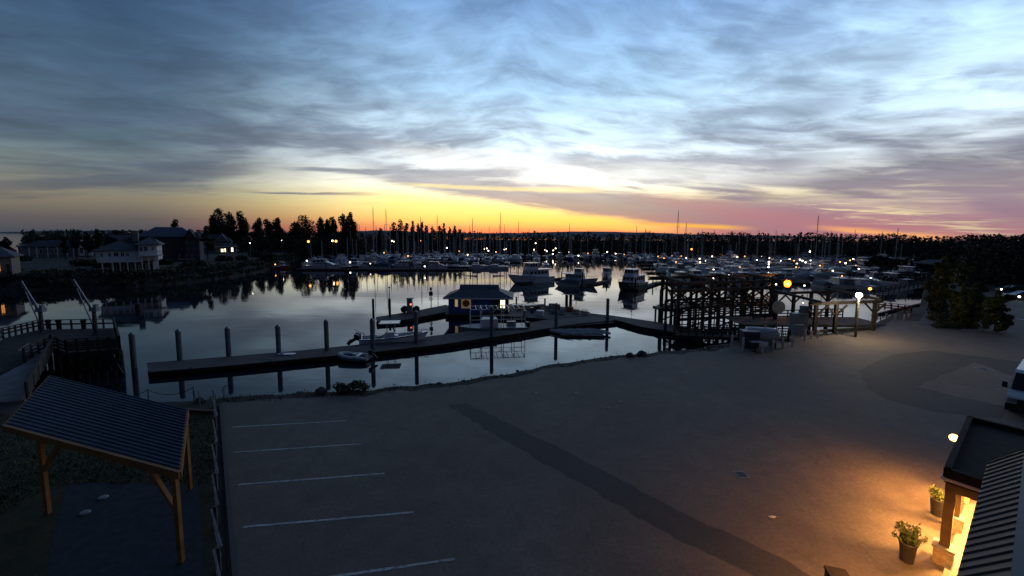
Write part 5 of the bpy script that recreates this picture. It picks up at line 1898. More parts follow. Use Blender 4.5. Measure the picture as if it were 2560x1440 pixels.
# straighten both rows
PN = [PN[0].lerp(PN[-1], i / 3) for i in range(4)]
PF = [p + Vector((.6, 7.5, 0)) for p in PN]
PF.append(PF[-1] * 2 - PF[-2])
ZTOP = zat(1692, 706, PN[0]) - .1
ZLOW = 0.05
for P in PN + PF:
    q = P - O
    MB().box((q.x, q.y, (ZTOP + WZ - 1.5) / 2), (.36, .36, ZTOP - WZ + 1.5)).build('post', 'dark_timber', pier)
for rowp in (PN, PF):
    b_ = MB()
    a, e = rowp[0] - O, rowp[-1] - O
    d = (e - a).normalized()
    for z in (ZTOP - .05, ZTOP - 1.05):
        b_.bar(a - d * 1.2 + Vector((0, -.24, z - a.z)), e + d * 1.2 + Vector((0, -.24, z - a.z)), .14, .34)
        b_.bar(a - d * 1.2 + Vector((0, .24, z - a.z)), e + d * 1.2 + Vector((0, .24, z - a.z)), .14, .34)
    b_.build('top_beam', 'dark_timber', pier)
    w_ = MB()
    b_ = MB()
    for z in (ZLOW - .35,):
        b_.bar(a + Vector((0, -.24, z - a.z)), e + Vector((0, -.24, z - a.z)), .14, .40)
    b_.build('low_beam', 'dark_timber', pier)
    for i in range(len(rowp) - 1):
        p, q = rowp[i] - O, rowp[i + 1] - O
        x = MB()
        zl, zh = .25, ZTOP - 1.2
        x.bar((p.x, p.y - .22, zl), (q.x, q.y - .22, zh), .16, .20).bar((p.x, p.y + .24, zh), (q.x, q.y + .24, zl), .16, .20)
        x.bar((p.x, p.y - .30, WZ + .3), (q.x, q.y - .30, zl - .6), .14, .18)
        x.build('cross_brace', 'dark_timber', pier)
        k = MB()
        mx_ = (p + q) / 2
        k.bar((p.x, p.y - .26, ZTOP - 2.0), (p.x + (q.x - p.x) * .28, p.y - .26, ZTOP - .3), .14, .18)
        k.bar((q.x, q.y - .26, ZTOP - 2.0), (q.x - (q.x - p.x) * .28, q.y - .26, ZTOP - .3), .14, .18)
        k.build('knee_brace', 'dark_timber', pier)
for p, q in zip(PN, PF):
    a, b = p - O, q - O
    c_ = MB().bar((a.x, a.y - 1.0, ZTOP + .22), (b.x, b.y + 1.0, ZTOP + .22), .24, .34)
    c_.bar((a.x + .26, a.y, .3), (b.x + .26, b.y, ZTOP - .5), .14, .18)
    c_.build('cap_beam', 'dark_timber', pier)
dk = MB()
for i in range(3):
    p, q = PF[i] - O, PF[i + 1] - O
for i in range(40):
    u = i / 39
    p = (PF[0] - O).lerp(PF[-1] - O, u)
    dk.box((p.x, p.y + .2, ZLOW + .04), (.30, 3.0, .07))
dk.build('walkway', 'grey_timber', pier)
rl_ = MB()
a, e = PF[0] - O, PF[-1] - O
for z in (.45, .80, 1.15):
    rl_.bar((a.x, a.y - 1.3, z), (e.x, e.y - 1.3, z), .07, .12)
for i in range(12):
    p = a.lerp(e, i / 11)
    rl_.bar((p.x, p.y - 1.25, -.1), (p.x, p.y - 1.25, 1.2), .10)
rl_.build('railing', 'dark_timber', pier)
sk = MB()
a, e = PN[0] - O, PN[-1] - O
for z in (.10, .42, .74, 1.06):
    sk.bar(a + Vector((0, .30, z - a.z)), e + Vector((0, .30, z - a.z)), .06, .17)
for i in range(19):
    p = a.lerp(e, i / 18)
    sk.bar((p.x, p.y + .25, WZ + .2), (p.x, p.y + .25, 1.2), .12)
sk.build('fender_board', 'dark_timber', pier)
for v_ in (.36, .70):
    r2 = [p.lerp(q, v_) - O for p, q in zip(PN, PF)]
    m2 = MB()
    for p, q in zip(r2[:-1], r2[1:]):
        m2.bar((p.x, p.y, .1), (q.x, q.y, ZTOP - .7), .15, .19).bar((p.x, p.y + .2, ZTOP - .7), (q.x, q.y + .2, .1), .15, .19)
        m2.bar((p.x, p.y, 1.5), (q.x, q.y, 1.5), .14, .22)
    m2.build('inner_brace', 'dark_timber', pier)
    for p in r2:
        MB().box((p.x, p.y, (ZTOP + WZ - 1.5) / 2), (.30, .30, ZTOP - WZ + 1.5)).build('post', 'dark_timber', pier)
# hoist trolleys hanging from the cap beams
for i, lb in ((1, 'left'), (2, 'right')):
    p = PN[i].lerp(PF[i], .45)
    t = thing('boat_hoist', 'dark chain hoist hanging under the timber pier cap beam, ' + lb + ' one', 'hoist', (p.x, p.y, ZTOP))
    MB().box((0, 0, -.12), (.4, .5, .35)).build('trolley', 'black', t)
    MB().tube((0, 0, -.3), (0, 0, -1.9), .03, n=5).bar((-.5, 0, -1.9), (.5, 0, -1.9), .08, .12).build('chain', 'black', t)

# stand-alone platform with planks on the left of the pier
P = at(1672, 808, WZ)
t = thing('pile_platform', 'small dark timber platform on four piles at the water side of the pier', 'platform', (P.x, P.y + .8, WZ))
zt = zat(1672, 772, P) - WZ
sw = P.y / F
MB().box((0, 0, zt), (62 * sw, 2.4, .22)).box((0, -1.1, zt - .22), (60 * sw, .2, .26)).box((0, 1.1, zt - .22), (60 * sw, .2, .26)).build('deck', 'wet_timber', t)
for x in (-25, -7, 14, 27):
    MB().tube((x * sw, -.7, -1.5), (x * sw, -.7, zt - .1), .16, n=8).tube((x * sw, .8, -1.5), (x * sw, .8, zt - .1), .15, n=8).build('pile', 'wet_timber', t)
bl = MB()
for i in range(9):
    bl.box((-24 * sw + i * 6 * sw, -1.22, zt + .05), (.2, .05, .2))
bl.build('end_board', 'wet_timber', t)

# gangway ramp with open railings
A_, B_ = at(1692, 836, ZT), at(1975, 846, .15)
A2 = at(1692, 858, ZT)
t = thing('gangway', 'long railed timber gangway sloping from the land down to the crossing dock', 'gangway', A_)
v = B_ - A_
dirn = Vector((v.x, v.y, 0)).normalized()
nrm = Vector((-dirn.y, dirn.x, 0))
W2 = .9
d_ = MB()
n = 46
for i in range(n):
    p = v * ((i + .5) / n)
    d_.bar(p - nrm * W2, p + nrm * W2, v.length / n * .86, .06)
d_.build('deck', 'grey_timber', t)
for sgn in (-1, 1):
    g = MB()
    o_ = nrm * W2 * sgn
    g.bar(o_ + Vector((0, 0, -.12)), v + o_ + Vector((0, 0, -.12)), .12, .36)
    for hz in (.62, 1.18):
        g.bar(o_ + Vector((0, 0, hz)), v + o_ + Vector((0, 0, hz)), .08, .12)
    m_ = 13
    for i in range(m_ + 1):
        p = v * (i / m_) + o_
        g.bar(p + Vector((0, 0, -.1)), p + Vector((0, 0, 1.22)), .11)
    for i in range(70):
        p = v * ((i + .5) / 70) + o_
        g.bar(p, p + Vector((0, 0, .62)), .035)
    g.build('railing', 'dark_timber', t)
fl_ = MB()
for i in range(4):
    p = v * (.2 + .22 * i)
    fl_.bar(p + Vector((0, 0, -.2)) - nrm * .7, p + Vector((0, 0, -.2)) + nrm * .7, .16, .2)
fl_.build('cross_beam', 'dark_timber', t)
# timber bulkhead under the landing
P0, P1 = at(1770, 868, 0), at(2000, 842, 0)
t = thing('timber_bulkhead', 'dark plank retaining wall under the gangway landing', 'wall', (P0 + P1) / 2)
v = (P1 - P0) / 2
b_ = MB()
for i in range(34):
    u = -1 + 2 * (i + .5) / 34
    p = v * u + Vector((0, .35, 0))
    b_.box((p.x, p.y, -1.6), (v.length * 2 / 34 * .9, .14, 3.1), math.atan2(v.y, v.x))
b_.build('plank', 'wet_timber', t)
MB().bar(-v + Vector((0, .22, -.12)), v + Vector((0, .22, -.12)), .22, .26).bar(-v + Vector((0, .5, -1.2)), v + Vector((0, .5, -1.2)), .22, .26).build('waler', 'dark_timber', t)

# right-hand open frame (second hoist frame) with railings
fr = thing('timber_gantry', 'dark open timber frame with knee braces and railings right of the cabinets', 'frame', at(2090, 838, 0))
O = Vector(fr.location)
fx = [(2030, 838, 'a'), (2092, 836, 'a')]
FN = [at(2035, 836, 0), at(2088, 833, 0), at(2139, 829, 0), at(2182, 826, 0)]
FN = [FN[0].lerp(FN[-1], i / 3) for i in range(4)]
FF = [p + Vector((.8, 8.0, 0)) for p in FN]
zt = zat(2182, 756, FN[-1])
for P in (FN[0], FN[1], FN[3], FF[0], FF[1], FF[2], FF[3]):
    q = P - O
    MB().box((q.x, q.y, (zt - 2.6) / 2), (.32, .32, zt + 2.6)).build('post', 'dark_timber', fr)
for rw in (FN, FF):
    a, e = rw[0] - O, rw[-1] - O
    MB().bar((a.x - .8, a.y, zt + .14), (e.x + .8, e.y, zt + .14), .26, .32).build('top_beam', 'dark_timber', fr)
    k = MB()
    for i in (0, 1, 3):
        p = rw[i] - O
        for sg in (-1, 1):
            k.bar((p.x, p.y, zt - 1.3), (p.x + sg * 1.2, p.y, zt - .1), .14, .16)
    k.build('knee_brace', 'dark_timber', fr)
    r_ = MB()
    if rw is FF:
        for z in (.35, .75, 1.15):
            r_.bar((a.x - 3, a.y - .3, z), (e.x + 2, e.y - .3, z), .07, .13)
        for i in range(9):
            p = (a - Vector((3, 0, 0))).lerp(e + Vector((2, 0, 0)), i / 8)
            r_.bar((p.x, p.y - .25, -.1), (p.x, p.y - .25, 1.2), .11)
        r_.build('railing', 'dark_timber', fr)
for i in (0, 3):
    a, b = FN[i] - O, FF[i] - O
    MB().bar((a.x, a.y - .6, zt + .44), (b.x, b.y + .6, zt + .44), .24, .28).build('cap_beam', 'dark_timber', fr)
sl = MB()
a, e = FN[0] - O, FN[3] - O
sl.bar((a.x - .4, a.y + .5, .16), (e.x, e.y + .5, .16), .28, .3)
sl.build('sill', 'dark_timber', fr)
pl = thing('pier_deck', 'pale plank deck behind the open timber frame', 'deck', (FF[1].x, FF[1].y - 1.5, 0))
q_ = MB()
for i in range(48):
    q_.box((-9 + i * .38, 0, .05), (.34, 4.6, .09))
q_.build('plank', 'grey_timber', pl)
MB().box((0, -2.4, -.12), (18, .2, .24)).box((0, 2.4, -.12), (18, .2, .24)).build('joist', 'dark_timber', pl)

# lamps of the pier
def lamp_post(px, yb, ytop, lb, globe, s, arm=False, pt='grey_timber'):
    P = at(px, yb, 0)
    zl = zat(px, ytop, P)
    t = thing('lamp_post', lb, 'lamp', P)
    MB().tube((0, 0, -.1), (0, 0, zl - s), .13, .10, 8).build('post', pt, t)
    MB().ball((0, -.0, zl), s, 12, 8).build('globe', globe, t, True)
    MB().lathe((0, 0, zl + s * .93), [(s * .8, 0), (s * .5, s * .28), (.03, s * .4)], 10).build('cap', 'black', t)
    return t, Vector((P.x, P.y, zl))


lampW = lamp_post(2138, 843, 738, 'tall lamp post with a bright white lamp in front of the open timber frame', 'lamp_big_white', .30)
P = PF[3].lerp(PF[4], .3)
zl = zat(1968, 708, P)
dx_ = (1968 - 1280) / F * P.y - P.x
t = thing('pier_lamp', 'brilliant orange sodium lamp on a post over the timber pier', 'lamp', (P.x + dx_, P.y - .5, ZTOP - .9))
MB().tube((0, 0, 0), (0, 0, zl - ZTOP + .55), .08, n=8).build('post', 'dark_timber', t)
zq = zl - ZTOP + .9
MB().lathe((0, 0, zq + .42), [(.40, .16), (.26, .26), (.03, .32)], 14).bar((0, .2, zq - .4), (0, .2, zq + .4), .10).build('hood', 'black', t)
gl_ = MB()
tmp = MB().lathe((0, 0, 0), [(.05, -.06), (.54, -.05), (.66, 0), (.54, .05), (.05, .06)], 18)
gl_.add([(v_[0], v_[2], v_[1] + zq) for v_ in tmp.v], tmp.f)
gl_.build('lens', 'halo_amber', t, True)  # glowing amber disc added behind the bulb to stand in for its halo
MB().ball((0, -.12, zq), .17, 12, 8).build('bulb', 'lamp_core', t, True)
lampO = Vector((P.x + dx_, P.y - .5, zl))

# cabinets, dish, tank, table and bollards
P = at(1998, 850, 0)
s = P.y / F
t = thing('electric_cabinet', 'cluster of pale grey electrical cabinets on legs beside the gangway landing', 'cabinet', P, R(3))
MB().box((0, .3, 46 * s), (38 * s, .7, 44 * s)).build('main_box', 'cabinet', t)
MB().box((14 * s, .35, 76 * s), (16 * s, .5, 22 * s)).build('upper_box', 'galv', t)
MB().box((-10 * s, -.3, 28 * s), (22 * s, .5, 27 * s)).build('front_box', 'cabinet', t)
for x in (-17, 17):
    MB().bar((x * s, .1, 0), (x * s, .1, 26 * s), .16).build('leg', 'bollard_white', t)
MB().box((-4 * s, -.06, 52 * s), (.02, .03, 30 * s)).box((4 * s, -.08, 60 * s), (.3, .03, .2)).build('door_seam', 'gel_grey', t)
P = at(1960, 846, 0)
t = thing('round_board', 'upright pale round board on a post behind the cabinets', 'board', (P.x, P.y + 1.2, 0))
zc = zat(1960, 773, P)
MB().tube((0, -.05, zc), (0, .05, zc), 17 * s, n=22).build('disc', 'cabinet', t)
MB().tube((0, .12, 0), (0, .12, zc + .3), .06, n=6).build('post', 'galv', t)
P = at(1902, 866, 0)
t = thing('fuel_tank', 'white horizontal cylinder tank on cradles guarded by bollards', 'tank', P, R(-14))
tk = MB()
prof = [(.05, -1.5), (.42, -1.47), (.62, -1.36), (.68, -1.2), (.68, 1.2), (.62, 1.36), (.42, 1.47), (.05, 1.5)]
tmp = MB().lathe((0, 0, 0), prof, 18)
tk.add([(v_[2], v_[0], v_[1] + 1.25) for v_ in tmp.v], tmp.f)
tk.build('tank', 'tank_white', t, True)
MB().box((-1.0, 0, .28), (.25, 1.2, .6)).box((1.0, 0, .28), (.25, 1.2, .6)).build('cradle', 'dark_timber', t)
MB().lathe((.3, 0, 1.97), [(.12, 0), (.12, .14), (.03, .18)], 10).build('filler_cap', 'galv', t)
P = at(1872, 868, 0)
t = thing('storage_box', 'grey upright steel box just left of the white tank', 'box', P, R(-6))
MB().box((0, 0, .85), (1.5, .9, 1.5)).build('body', 'slate_wall', t)
MB().box((0, -.02, 1.66), (1.6, 1.0, .10)).build('lid', 'cabinet', t)
P = at(1889, 880, 0)
t = thing('small_table', 'small flat-topped stand in front of the storage box', 'table', P)
MB().box((0, 0, .98), (1.0, .6, .06)).build('top', 'gel_grey', t)
MB().tube((0, 0, .02), (0, 0, .96), .05, n=8).bar((-.35, 0, .03), (.35, 0, .03), .07).bar((0, -.3, .03), (0, .3, .03), .07).build('stand', 'black', t)
BOL = [(1829, 871, 838), (1857, 877, 843), (1862, 862, 834), (1906, 884, 856), (1932, 878, 851), (1941, 860, 827), (1956, 872, 846), (1980, 867, 842), (2012, 852, 823), (2028, 847, 827), (2044, 846, 824), (2191, 800, 784), (2215, 799, 783), (2238, 802, 785), (2261, 801, 786), (2272, 792, 784)]
BL = ['alone at the left of the tank', 'in front of the storage box corner', 'behind the storage box corner', 'in front of the white tank, nearest the camera', 'before the right end of the white tank', 'behind the right end of the white tank', 'between the tank and the cabinets', 'under the front cabinet', 'right of the cabinet legs',
      'first of two by the lamp side of the cabinets', 'second of two by the lamp side of the cabinets', 'leftmost of the row by the open dock gap', 'second from left of the row by the open dock gap', 'middle of the row by the open dock gap', 'fourth of the row by the open dock gap', 'farthest right of the row by the dock gap']
for (x, yb, yt), lb in zip(BOL, BL):
    P = at(x, yb, 0)
    h_ = zat(x, yt, P)
    t = thing('bollard', 'white post bollard ' + lb, 'bollard', P, 0, 'white bollards round the landing')
    MB().tube((0, 0, -.05), (0, 0, h_ - .06), .10, n=10).build('post', 'bollard_white', t)
    MB().lathe((0, 0, h_ - .06), [(.10, 0), (.08, .04), (.02, .06)], 10).build('cap', 'bollard_white', t)
# ------------------------------------------------------------------ shelter on the lawn
NR, NL = at(450, 1188, 3.1), at(10, 1070, 3.1)
FR, FL = at(469, 1031, 3.45), at(125, 944, 3.45)
O = (NR + FL) / 2
t = thing('picnic_shelter', 'open cedar shelter with a ribbed blue-grey metal roof on the lawn', 'shelter', (O.x, O.y, 0))
O = Vector((O.x, O.y, 0))
nr, nl, frr, fll = NR - O, NL - O, FR - O, FL - O
rf = MB()
n = 19
rows_a, rows_b = [], []
for i in range(n):
    for u, dz_ in ((0.0, 0.0), (.76, .0), (.80, .045), (.96, .045)):
        k = (i + u) / n
        rows_a.append(nl.lerp(fll, k) + Vector((0, 0, .09 + dz_)))
        rows_b.append(nr.lerp(frr, k) + Vector((0, 0, .09 + dz_)))
rows_a.append(fll + Vector((0, 0, .09)))
rows_b.append(frr + Vector((0, 0, .09)))
mid_ = [a.lerp(b, .5) + Vector((0, 0, .01)) for a, b in zip(rows_a, rows_b)]
lowa = [p - Vector((0, 0, .07)) for p in rows_a]
rf.loft([rows_a, mid_, rows_b], closed=False, caps=False)
und = [(p.x, p.y, p.z + .02) for p in (nl, nr, frr, fll)]
rf.poly(und[::-1])
rf.build('roof', 'metal_roof', t)
b_ = MB()
b_.bar(nl, nr, .10, .26).bar(frr - Vector((0, 0, .05)), fll - Vector((0, 0, .05)), .10, .24).bar(nr, frr, .09, .20).bar(nl, fll, .09, .20)
for i in range(1, 7):
    k = i / 7
    b_.bar(nl.lerp(nr, k) - Vector((0, 0, .06)), fll.lerp(frr, k) - Vector((0, 0, .06)), .06, .16)
b_.build('beam', 'cedar', t)
posts = [nl.lerp(nr, .24), nl.lerp(nr, .975), frr.lerp(fll, .02), frr.lerp(fll, .44)]
for i, p in enumerate(posts):
    MB().box((p.x, p.y, (p.z - .1) / 2), (.14, .14, p.z - .1)).build('post', 'cedar', t)
e = (nr - nl).normalized()
for p, sg in ((posts[0], 1), (posts[1], -1)):
    MB().bar((p.x, p.y, p.z - 1.35), p + e * sg * 1.15 - Vector((0, 0, .10)), .12, .15).build('brace', 'cedar', t)
# pads under the shelter
for x, y, lb in ((258, 1245, 'pale round pad on the slab, farther of two'), (212, 1283, 'pale round pad on the slab, nearer of two')):
    o_ = MB().lathe((0, 0, 0), [(.16, 0), (.17, .03), (.14, .06), (.04, .07)], 12).build('stone_pad', 'gel_grey')
    o_.location = at(x, y, .012)
    tag(o_, lb, 'pad')
# row of old brick edging at the lawn end
P0, P1 = at(470, 1030, 0), at(534, 1034, 0)
t = thing('brick_edging', 'short row of rust brown edging blocks at the far end of the lawn', 'edging', P0)
b_ = MB()
for i in range(9):
    p = (P1 - P0) * (i / 8)
    b_.box((p.x, p.y, .10), (.17, .22, .20), .05 * (i % 3 - 1))
b_.build('block', 'porch_wood', t)

# wooden rail fence between lawn and car park
fp = [at(537, 1018), at(540, 1080), at(539, 1150), at(541, 1230), at(540, 1320), at(548, 1430), at(556, 1580)]
t = thing('rail_fence', 'low weathered split-rail fence between the lawn and the car park', 'fence', fp[0])
O = fp[0]
for i, p in enumerate(fp):
    q = p - O
    MB().box((q.x, q.y, .42), (.12, .12, .88), .1 * i).build('post', 'grey_timber', t)
rr = random.Random(2)
for a, b in zip(fp[:-1], fp[1:]):
    a, b = a - O, b - O
    MB().bar(a + Vector((-.05, -.1, .80 + rr.uniform(-.05, .05))), b + Vector((.04, .12, .80 + rr.uniform(-.1, .05))), .07, .08).bar(a + Vector((0, -.1, .42)), b + Vector((0, .1, .40 + rr.uniform(-.08, .08))), .06, .08).build('rail', 'rail_grey', t)

# chain and stanchions along the bank
cp_ = [(262, 1012), (372, 1007), (485, 1001)]
t = thing('chain_fence', 'sagging chain between slim stanchions on the bank edge beside the shelter', 'fence', at(*cp_[0]))
O = at(*cp_[0])
ps = [at(*q) - O for q in cp_] + [at(500, 1012) - O + Vector((0, 0, -.9))]
for p in ps[:3]:
    MB().tube((p.x, p.y, -.1), (p.x, p.y, .92), .03, n=7).build('stanchion', 'black', t)
ch = MB()
for a, b in zip(ps[:-1], ps[1:]):
    pts = []
    for i in range(13):
        u = i / 12
        p = a.lerp(b, u)
        pts.append((p.x, p.y, a.z + .88 + (b.z - a.z) * u - .42 * 4 * u * (1 - u)))
    ch.path(pts, .022, 5)
ch.build('chain', 'black', t)
P = at(538, 1024)
t = thing('marker_post', 'two slim pale marker stakes at the lawn corner', 'post', P)
MB().tube((-1.0, .1, 0), (-1.05, .1, 1.2), .035, n=6).tube((.0, 0, 0), (-.05, 0, 1.3), .04, n=6).build('stake', 'gel_grey', t)

# bush, weeds and stones on the bank edge
P = at(876, 978)
t = thing('bank_shrub', 'rounded green shrub on the bank edge below the inflatable dinghy', 'shrub', P)
cb, st = MB(), MB()
rr = random.Random(4)
for i in range(11):
    c_ = (rr.uniform(-.95, .95), rr.uniform(-.3, .5), rr.uniform(.15, .62))
    cb.leaves(c_, (.42, .4, .30), 120, .07, rr)
    st.tube((c_[0] * .3, 0, -.1), c_, .03, .01, 5)
cb.build('foliage', 'leaf_green', t)
st.build('stem', 'bark', t)
for i, (x, y, r, lb) in enumerate(((803, 978, .30, 'pointed dark rock on the bank edge left of the green shrub'), (1605, 886, .36, 'dark boulder on the bank edge under the crossing dock'), (1575, 889, .3, 'smaller rock just left of the bank boulder'), (500, 1001, .22, 'small rock at the bank by the chain fence'))):
    rr = random.Random(i)
    m_ = MB().ball((0, 0, 0), r, 9, 6)
    m_.v = [(a * rr.uniform(.75, 1.2) * 1.3, b * rr.uniform(.75, 1.2), c_ * rr.uniform(.8, 1.15)) for a, b, c_ in m_.v]
    o_ = m_.build('rock', 'rock')
    o_.location = at(x, y, .1)
    tag(o_, lb, 'rock', 'stones on the bank edge')
rk = MB()
rr = random.Random(15)
for p in dense:
    if at(640, 990).x < p.x < at(2050, 832).x and rr.random() < .7:
        for _ in range(2):
            r = rr.uniform(.07, .22)
            tmp = MB().ball((0, 0, 0), r, 7, 5)
            q = Vector((p.x + rr.uniform(-.5, .5), p.y + rr.uniform(-.05, 1.2), 0))
            q.z = -.02 - max(0, q.y - p.y) * .9
            rk.add([(q.x + a * 1.2 * rr.uniform(.8, 1.2), q.y + b * rr.uniform(.8, 1.2), q.z + c_ * .7) for a, b, c_ in tmp.v], tmp.f)
tag(rk.build('riprap', 'rock'), kind='stuff')
t = thing('weed_plant', 'thin dead weed with flat seed heads on the bank by the grey piles', 'plant', at(560, 998))
w_ = MB()
for dx_, hh in ((0, .75), (.12, .9), (-.1, .6)):
    w_.tube((0, 0, 0), (dx_, .02, hh), .012, n=4)
w_.build('stem', 'bark', t)
hd = MB()
for dx_, hh in ((0, .75), (.12, .9), (-.1, .6)):
    hd.leaves((dx_, .02, hh), (.10, .08, .03), 22, .03, rr)
hd.build('seed_head', 'bark', t)

# ------------------------------------------------------------------ timber pier on the left
DZ = .35
dpx = [(8, 846), (98, 824), (286, 820), (300, 872), (166, 882), (128, 866), (62, 905), (-60, 960)]
dp = [at(x, y, DZ) for x, y in dpx]
O = Vector((dp[3].x, dp[3].y, 0))
t = thing('old_pier', 'dark old timber pier with plank railings on many black piles at the left shore', 'pier', O)
loc = [p - O for p in dp]
MB().prism([(p.x, p.y) for p in loc], DZ - .25, DZ).build('deck', 'dark_timber', t)
e_ = MB()
for a, b in zip(loc, loc[1:] + loc[:1]):
    e_.bar(Vector((a.x, a.y, DZ - .28)), Vector((b.x, b.y, DZ - .28)), .24, .36)
e_.build('edge_beam', 'wet_timber', t)


def inside(p, poly):
    c_ = False
    for a, b in zip(poly, poly[1:] + poly[:1]):
        if (a.y > p.y) != (b.y > p.y) and p.x < (b.x - a.x) * (p.y - a.y) / (b.y - a.y) + a.x:
            c_ = not c_
    return c_


for i in range(7):
    for j, v in enumerate((.04, .34, .66, .96)):
        a = loc[3].lerp(loc[4], i / 6)
        b = loc[2].lerp(loc[1], i / 6)
        p = a.lerp(b, v)
        MB().tube((p.x + .1, p.y, WZ - 1.6), (p.x, p.y, DZ - .3), .21, .19, 9).build('pile', 'wet_timber', t)
xb = MB()
for i in range(6):
    a, b = loc[3].lerp(loc[4], i / 6), loc[3].lerp(loc[4], (i + 1) / 6)
    xb.bar((a.x, a.y, WZ + .2), (b.x, b.y, DZ - .6), .12, .2).bar((b.x, b.y - .1, WZ + .2), (a.x, a.y - .1, DZ - .6), .12, .2)
for v in (0, .34, .66):
    a, b = loc[3].lerp(loc[2], v), loc[3].lerp(loc[2], v + .32)
    xb.bar((a.x, a.y, WZ + .2), (b.x, b.y, DZ - .6), .12, .2).bar((b.x + .1, b.y, WZ + .2), (a.x + .1, a.y, DZ - .6), .12, .2)
xb.build('cross_brace', 'wet_timber', t)


def railing(parent, a, b, z, n, h=1.1, boards=(.30, .62, .94), mt='dark_timber', bw=.16, name='railing'):
    m_ = MB()
    for i in range(n + 1):
        p = a.lerp(b, i / n)
        m_.box((p.x, p.y, z + h / 2), (.12, .12, h + .06))
    for q in boards:
        m_.bar((a.x, a.y, z + q), (b.x, b.y, z + q), .06, bw)
    m_.bar((a.x, a.y, z + h + .04), (b.x, b.y, z + h + .04), .16, .06)
    return m_.build(name, mt, parent)


railing(t, loc[1], loc[2], DZ, 7, 1.0, (.55,))
railing(t, loc[2], loc[3], DZ, 5, 1.15, (.25, .45, .65, .85))
railing(t, loc[3], loc[4], DZ, 5, 1.15, (.2, .38, .56, .74, .92), bw=.15)
railing(t, loc[0], loc[1], DZ, 6, 1.0, (.45, .8))
railing(t, loc[4], loc[5], DZ, 2, 1.1, (.3, .6, .9))
railing(t, loc[5], loc[6], DZ, 4, 1.1, (.3, .6, .9))
railing(t, loc[7], loc[0], DZ, 5, 1.0, (.45, .8))
bd = MB()
for x in (148, 210, 122):
    p = at(x, 822, DZ) - O
    bd.lathe((p.x, p.y, DZ), [(.20, 0), (.20, .75), (.26, .8), (.26, .95), (.1, 1.05)], 10)
bd.build('mooring_post', 'wet_timber', t)
# ramp of pale concrete from the land
rp = [at(-80, 1002, .10), at(2, 1005, .10), at(62, 1000, .10), at(128, 868, DZ + .05), at(70, 858, DZ + .05), at(-60, 948, .2)]
t = thing('pier_ramp', 'pale concrete ramp leading from the land up to the old pier', 'ramp', (rp[2].x, rp[2].y, 0))
O2 = Vector((rp[2].x, rp[2].y, 0))
q = [p - O2 for p in rp]
m_ = MB().poly(q)
m_.loft([[p - Vector((0, 0, .35)) for p in q], q], caps=False)
m_.build('slab', 'concrete', t)
railing(t, q[2] + Vector((.2, 0, 0)), q[3] + Vector((.2, 0, 0)), .1, 6, 1.15, (.2, .4, .6, .8, 1.0), bw=.17)

# two davit cranes
for bx, by, mx_, my, tx, ty, lb in ((106, 832, 101, 768, 53, 703, 'old davit crane with long raised boom, left of the two on the pier'), (240, 836, 236, 766, 183, 699, 'old davit crane with long raised boom, right of the two on the pier')):
    P = at(bx, by, DZ)
    t = thing('davit_crane', lb, 'crane', P, 0, 'davit cranes on the old pier')
    zm = zat(mx_, my, P) - DZ
    tip = far(tx, ty, P.y) - P
    MB().tube((0, 0, 0), (0, 0, zm * .95), .19, .16, 9).lathe((0, 0, 0), [(.34, 0), (.34, .06), (.2, .1)], 10).build('mast', 'grey_timber', t)
    MB().tube((0, 0, zm * .78), tip, .13, .09, 7).build('boom', 'galv', t)
    MB().tube((.05, 0, .2), tip * .86 + Vector((0, 0, -.1)), .07, .05, 6).build('strut', 'galv', t)
    MB().box((.10, 0, zm * .90), (.75, .45, .42)).box((.25, 0, zm * 1.02), (.3, .3, .35)).build('winch', 'cabinet', t)
    MB().path([tip, tip + Vector((0, 0, -.5))], .03).box(tip + Vector((0, 0, -.6)), (.15, .12, .24)).build('hook', 'black', t)
    MB().path([(-.1, 0, zm * .9), tip + Vector((0, 0, .08))], .02).build('cable', 'black', t)

# dark lone mooring stump far out in the left channel
pile(346, 775, 752, .42, 'short fat dark stump alone in the left channel', mt='wet_timber', cap=False)

# ------------------------------------------------------------------ right-hand side
for i, (x, yb, yt, r, lb, dY) in enumerate((
        (2396, 818, 655, 36, 'leafy tree at the left of the near right-hand clump', 0), (2428, 806, 640, 44, 'tallest tree of the near right-hand clump', 4), (2372, 815, 735, 40, 'low bush at the water end of the right-hand clump', -2),
        (2415, 822, 728, 46, 'broad low bush at the front of the right-hand clump', -3), (2440, 796, 706, 22, 'small tree on the road side of the right-hand clump', 0), (2452, 775, 662, 22, 'tree behind the clump beside the road', 6))):
    P = at(x, yb - 8, 0) + Vector((0, dY, 0))
    hh = zat(x, yt, P)
    w = r * P.y / 1000
    crown_tree('leafy_tree', lb, P, hh, lobes_ragged(hh, w * .72, 60, i + 60, .05), 'leaf_green', 6500, .15, .14, seed=i + 9, trunk_h=.3, limbs=6)
for i, (x, yb, yt, r, Y, lb) in enumerate(((2550, 690, 590, 52, 122, 'big dark tree at the right photo edge above the cars'), (2495, 695, 612, 40, 118, 'dark tree left of the big one above the road'), (2294, 690, 640, 32, 140, 'low dark tree left of the lit hut'), (2250, 680, 650, 30, 130, 'low dark tree at the end of the right-hand boats'),
                                            (2418, 690, 612, 45, 135, 'dark tree behind the lit hut'), (2345, 690, 625, 36, 146, 'dark tree rising over the lit hut'), (2200, 668, 640, 30, 150, 'dark tree at the root of the far dock'))):
    P = far(x, yb, Y)
    P.z = 0
    hh = zat(x, yt, P)
    crown_tree('dark_tree', lb, P, hh, lobes_ragged(hh, r * Y / 1000 * .95, 50, i + 90, .08), 'leaf_dark', 5200, .26, .2, seed=i + 19, trunk_h=.3, limbs=6, group='dark trees on the right bank')
us = MB()
rr = random.Random(12)
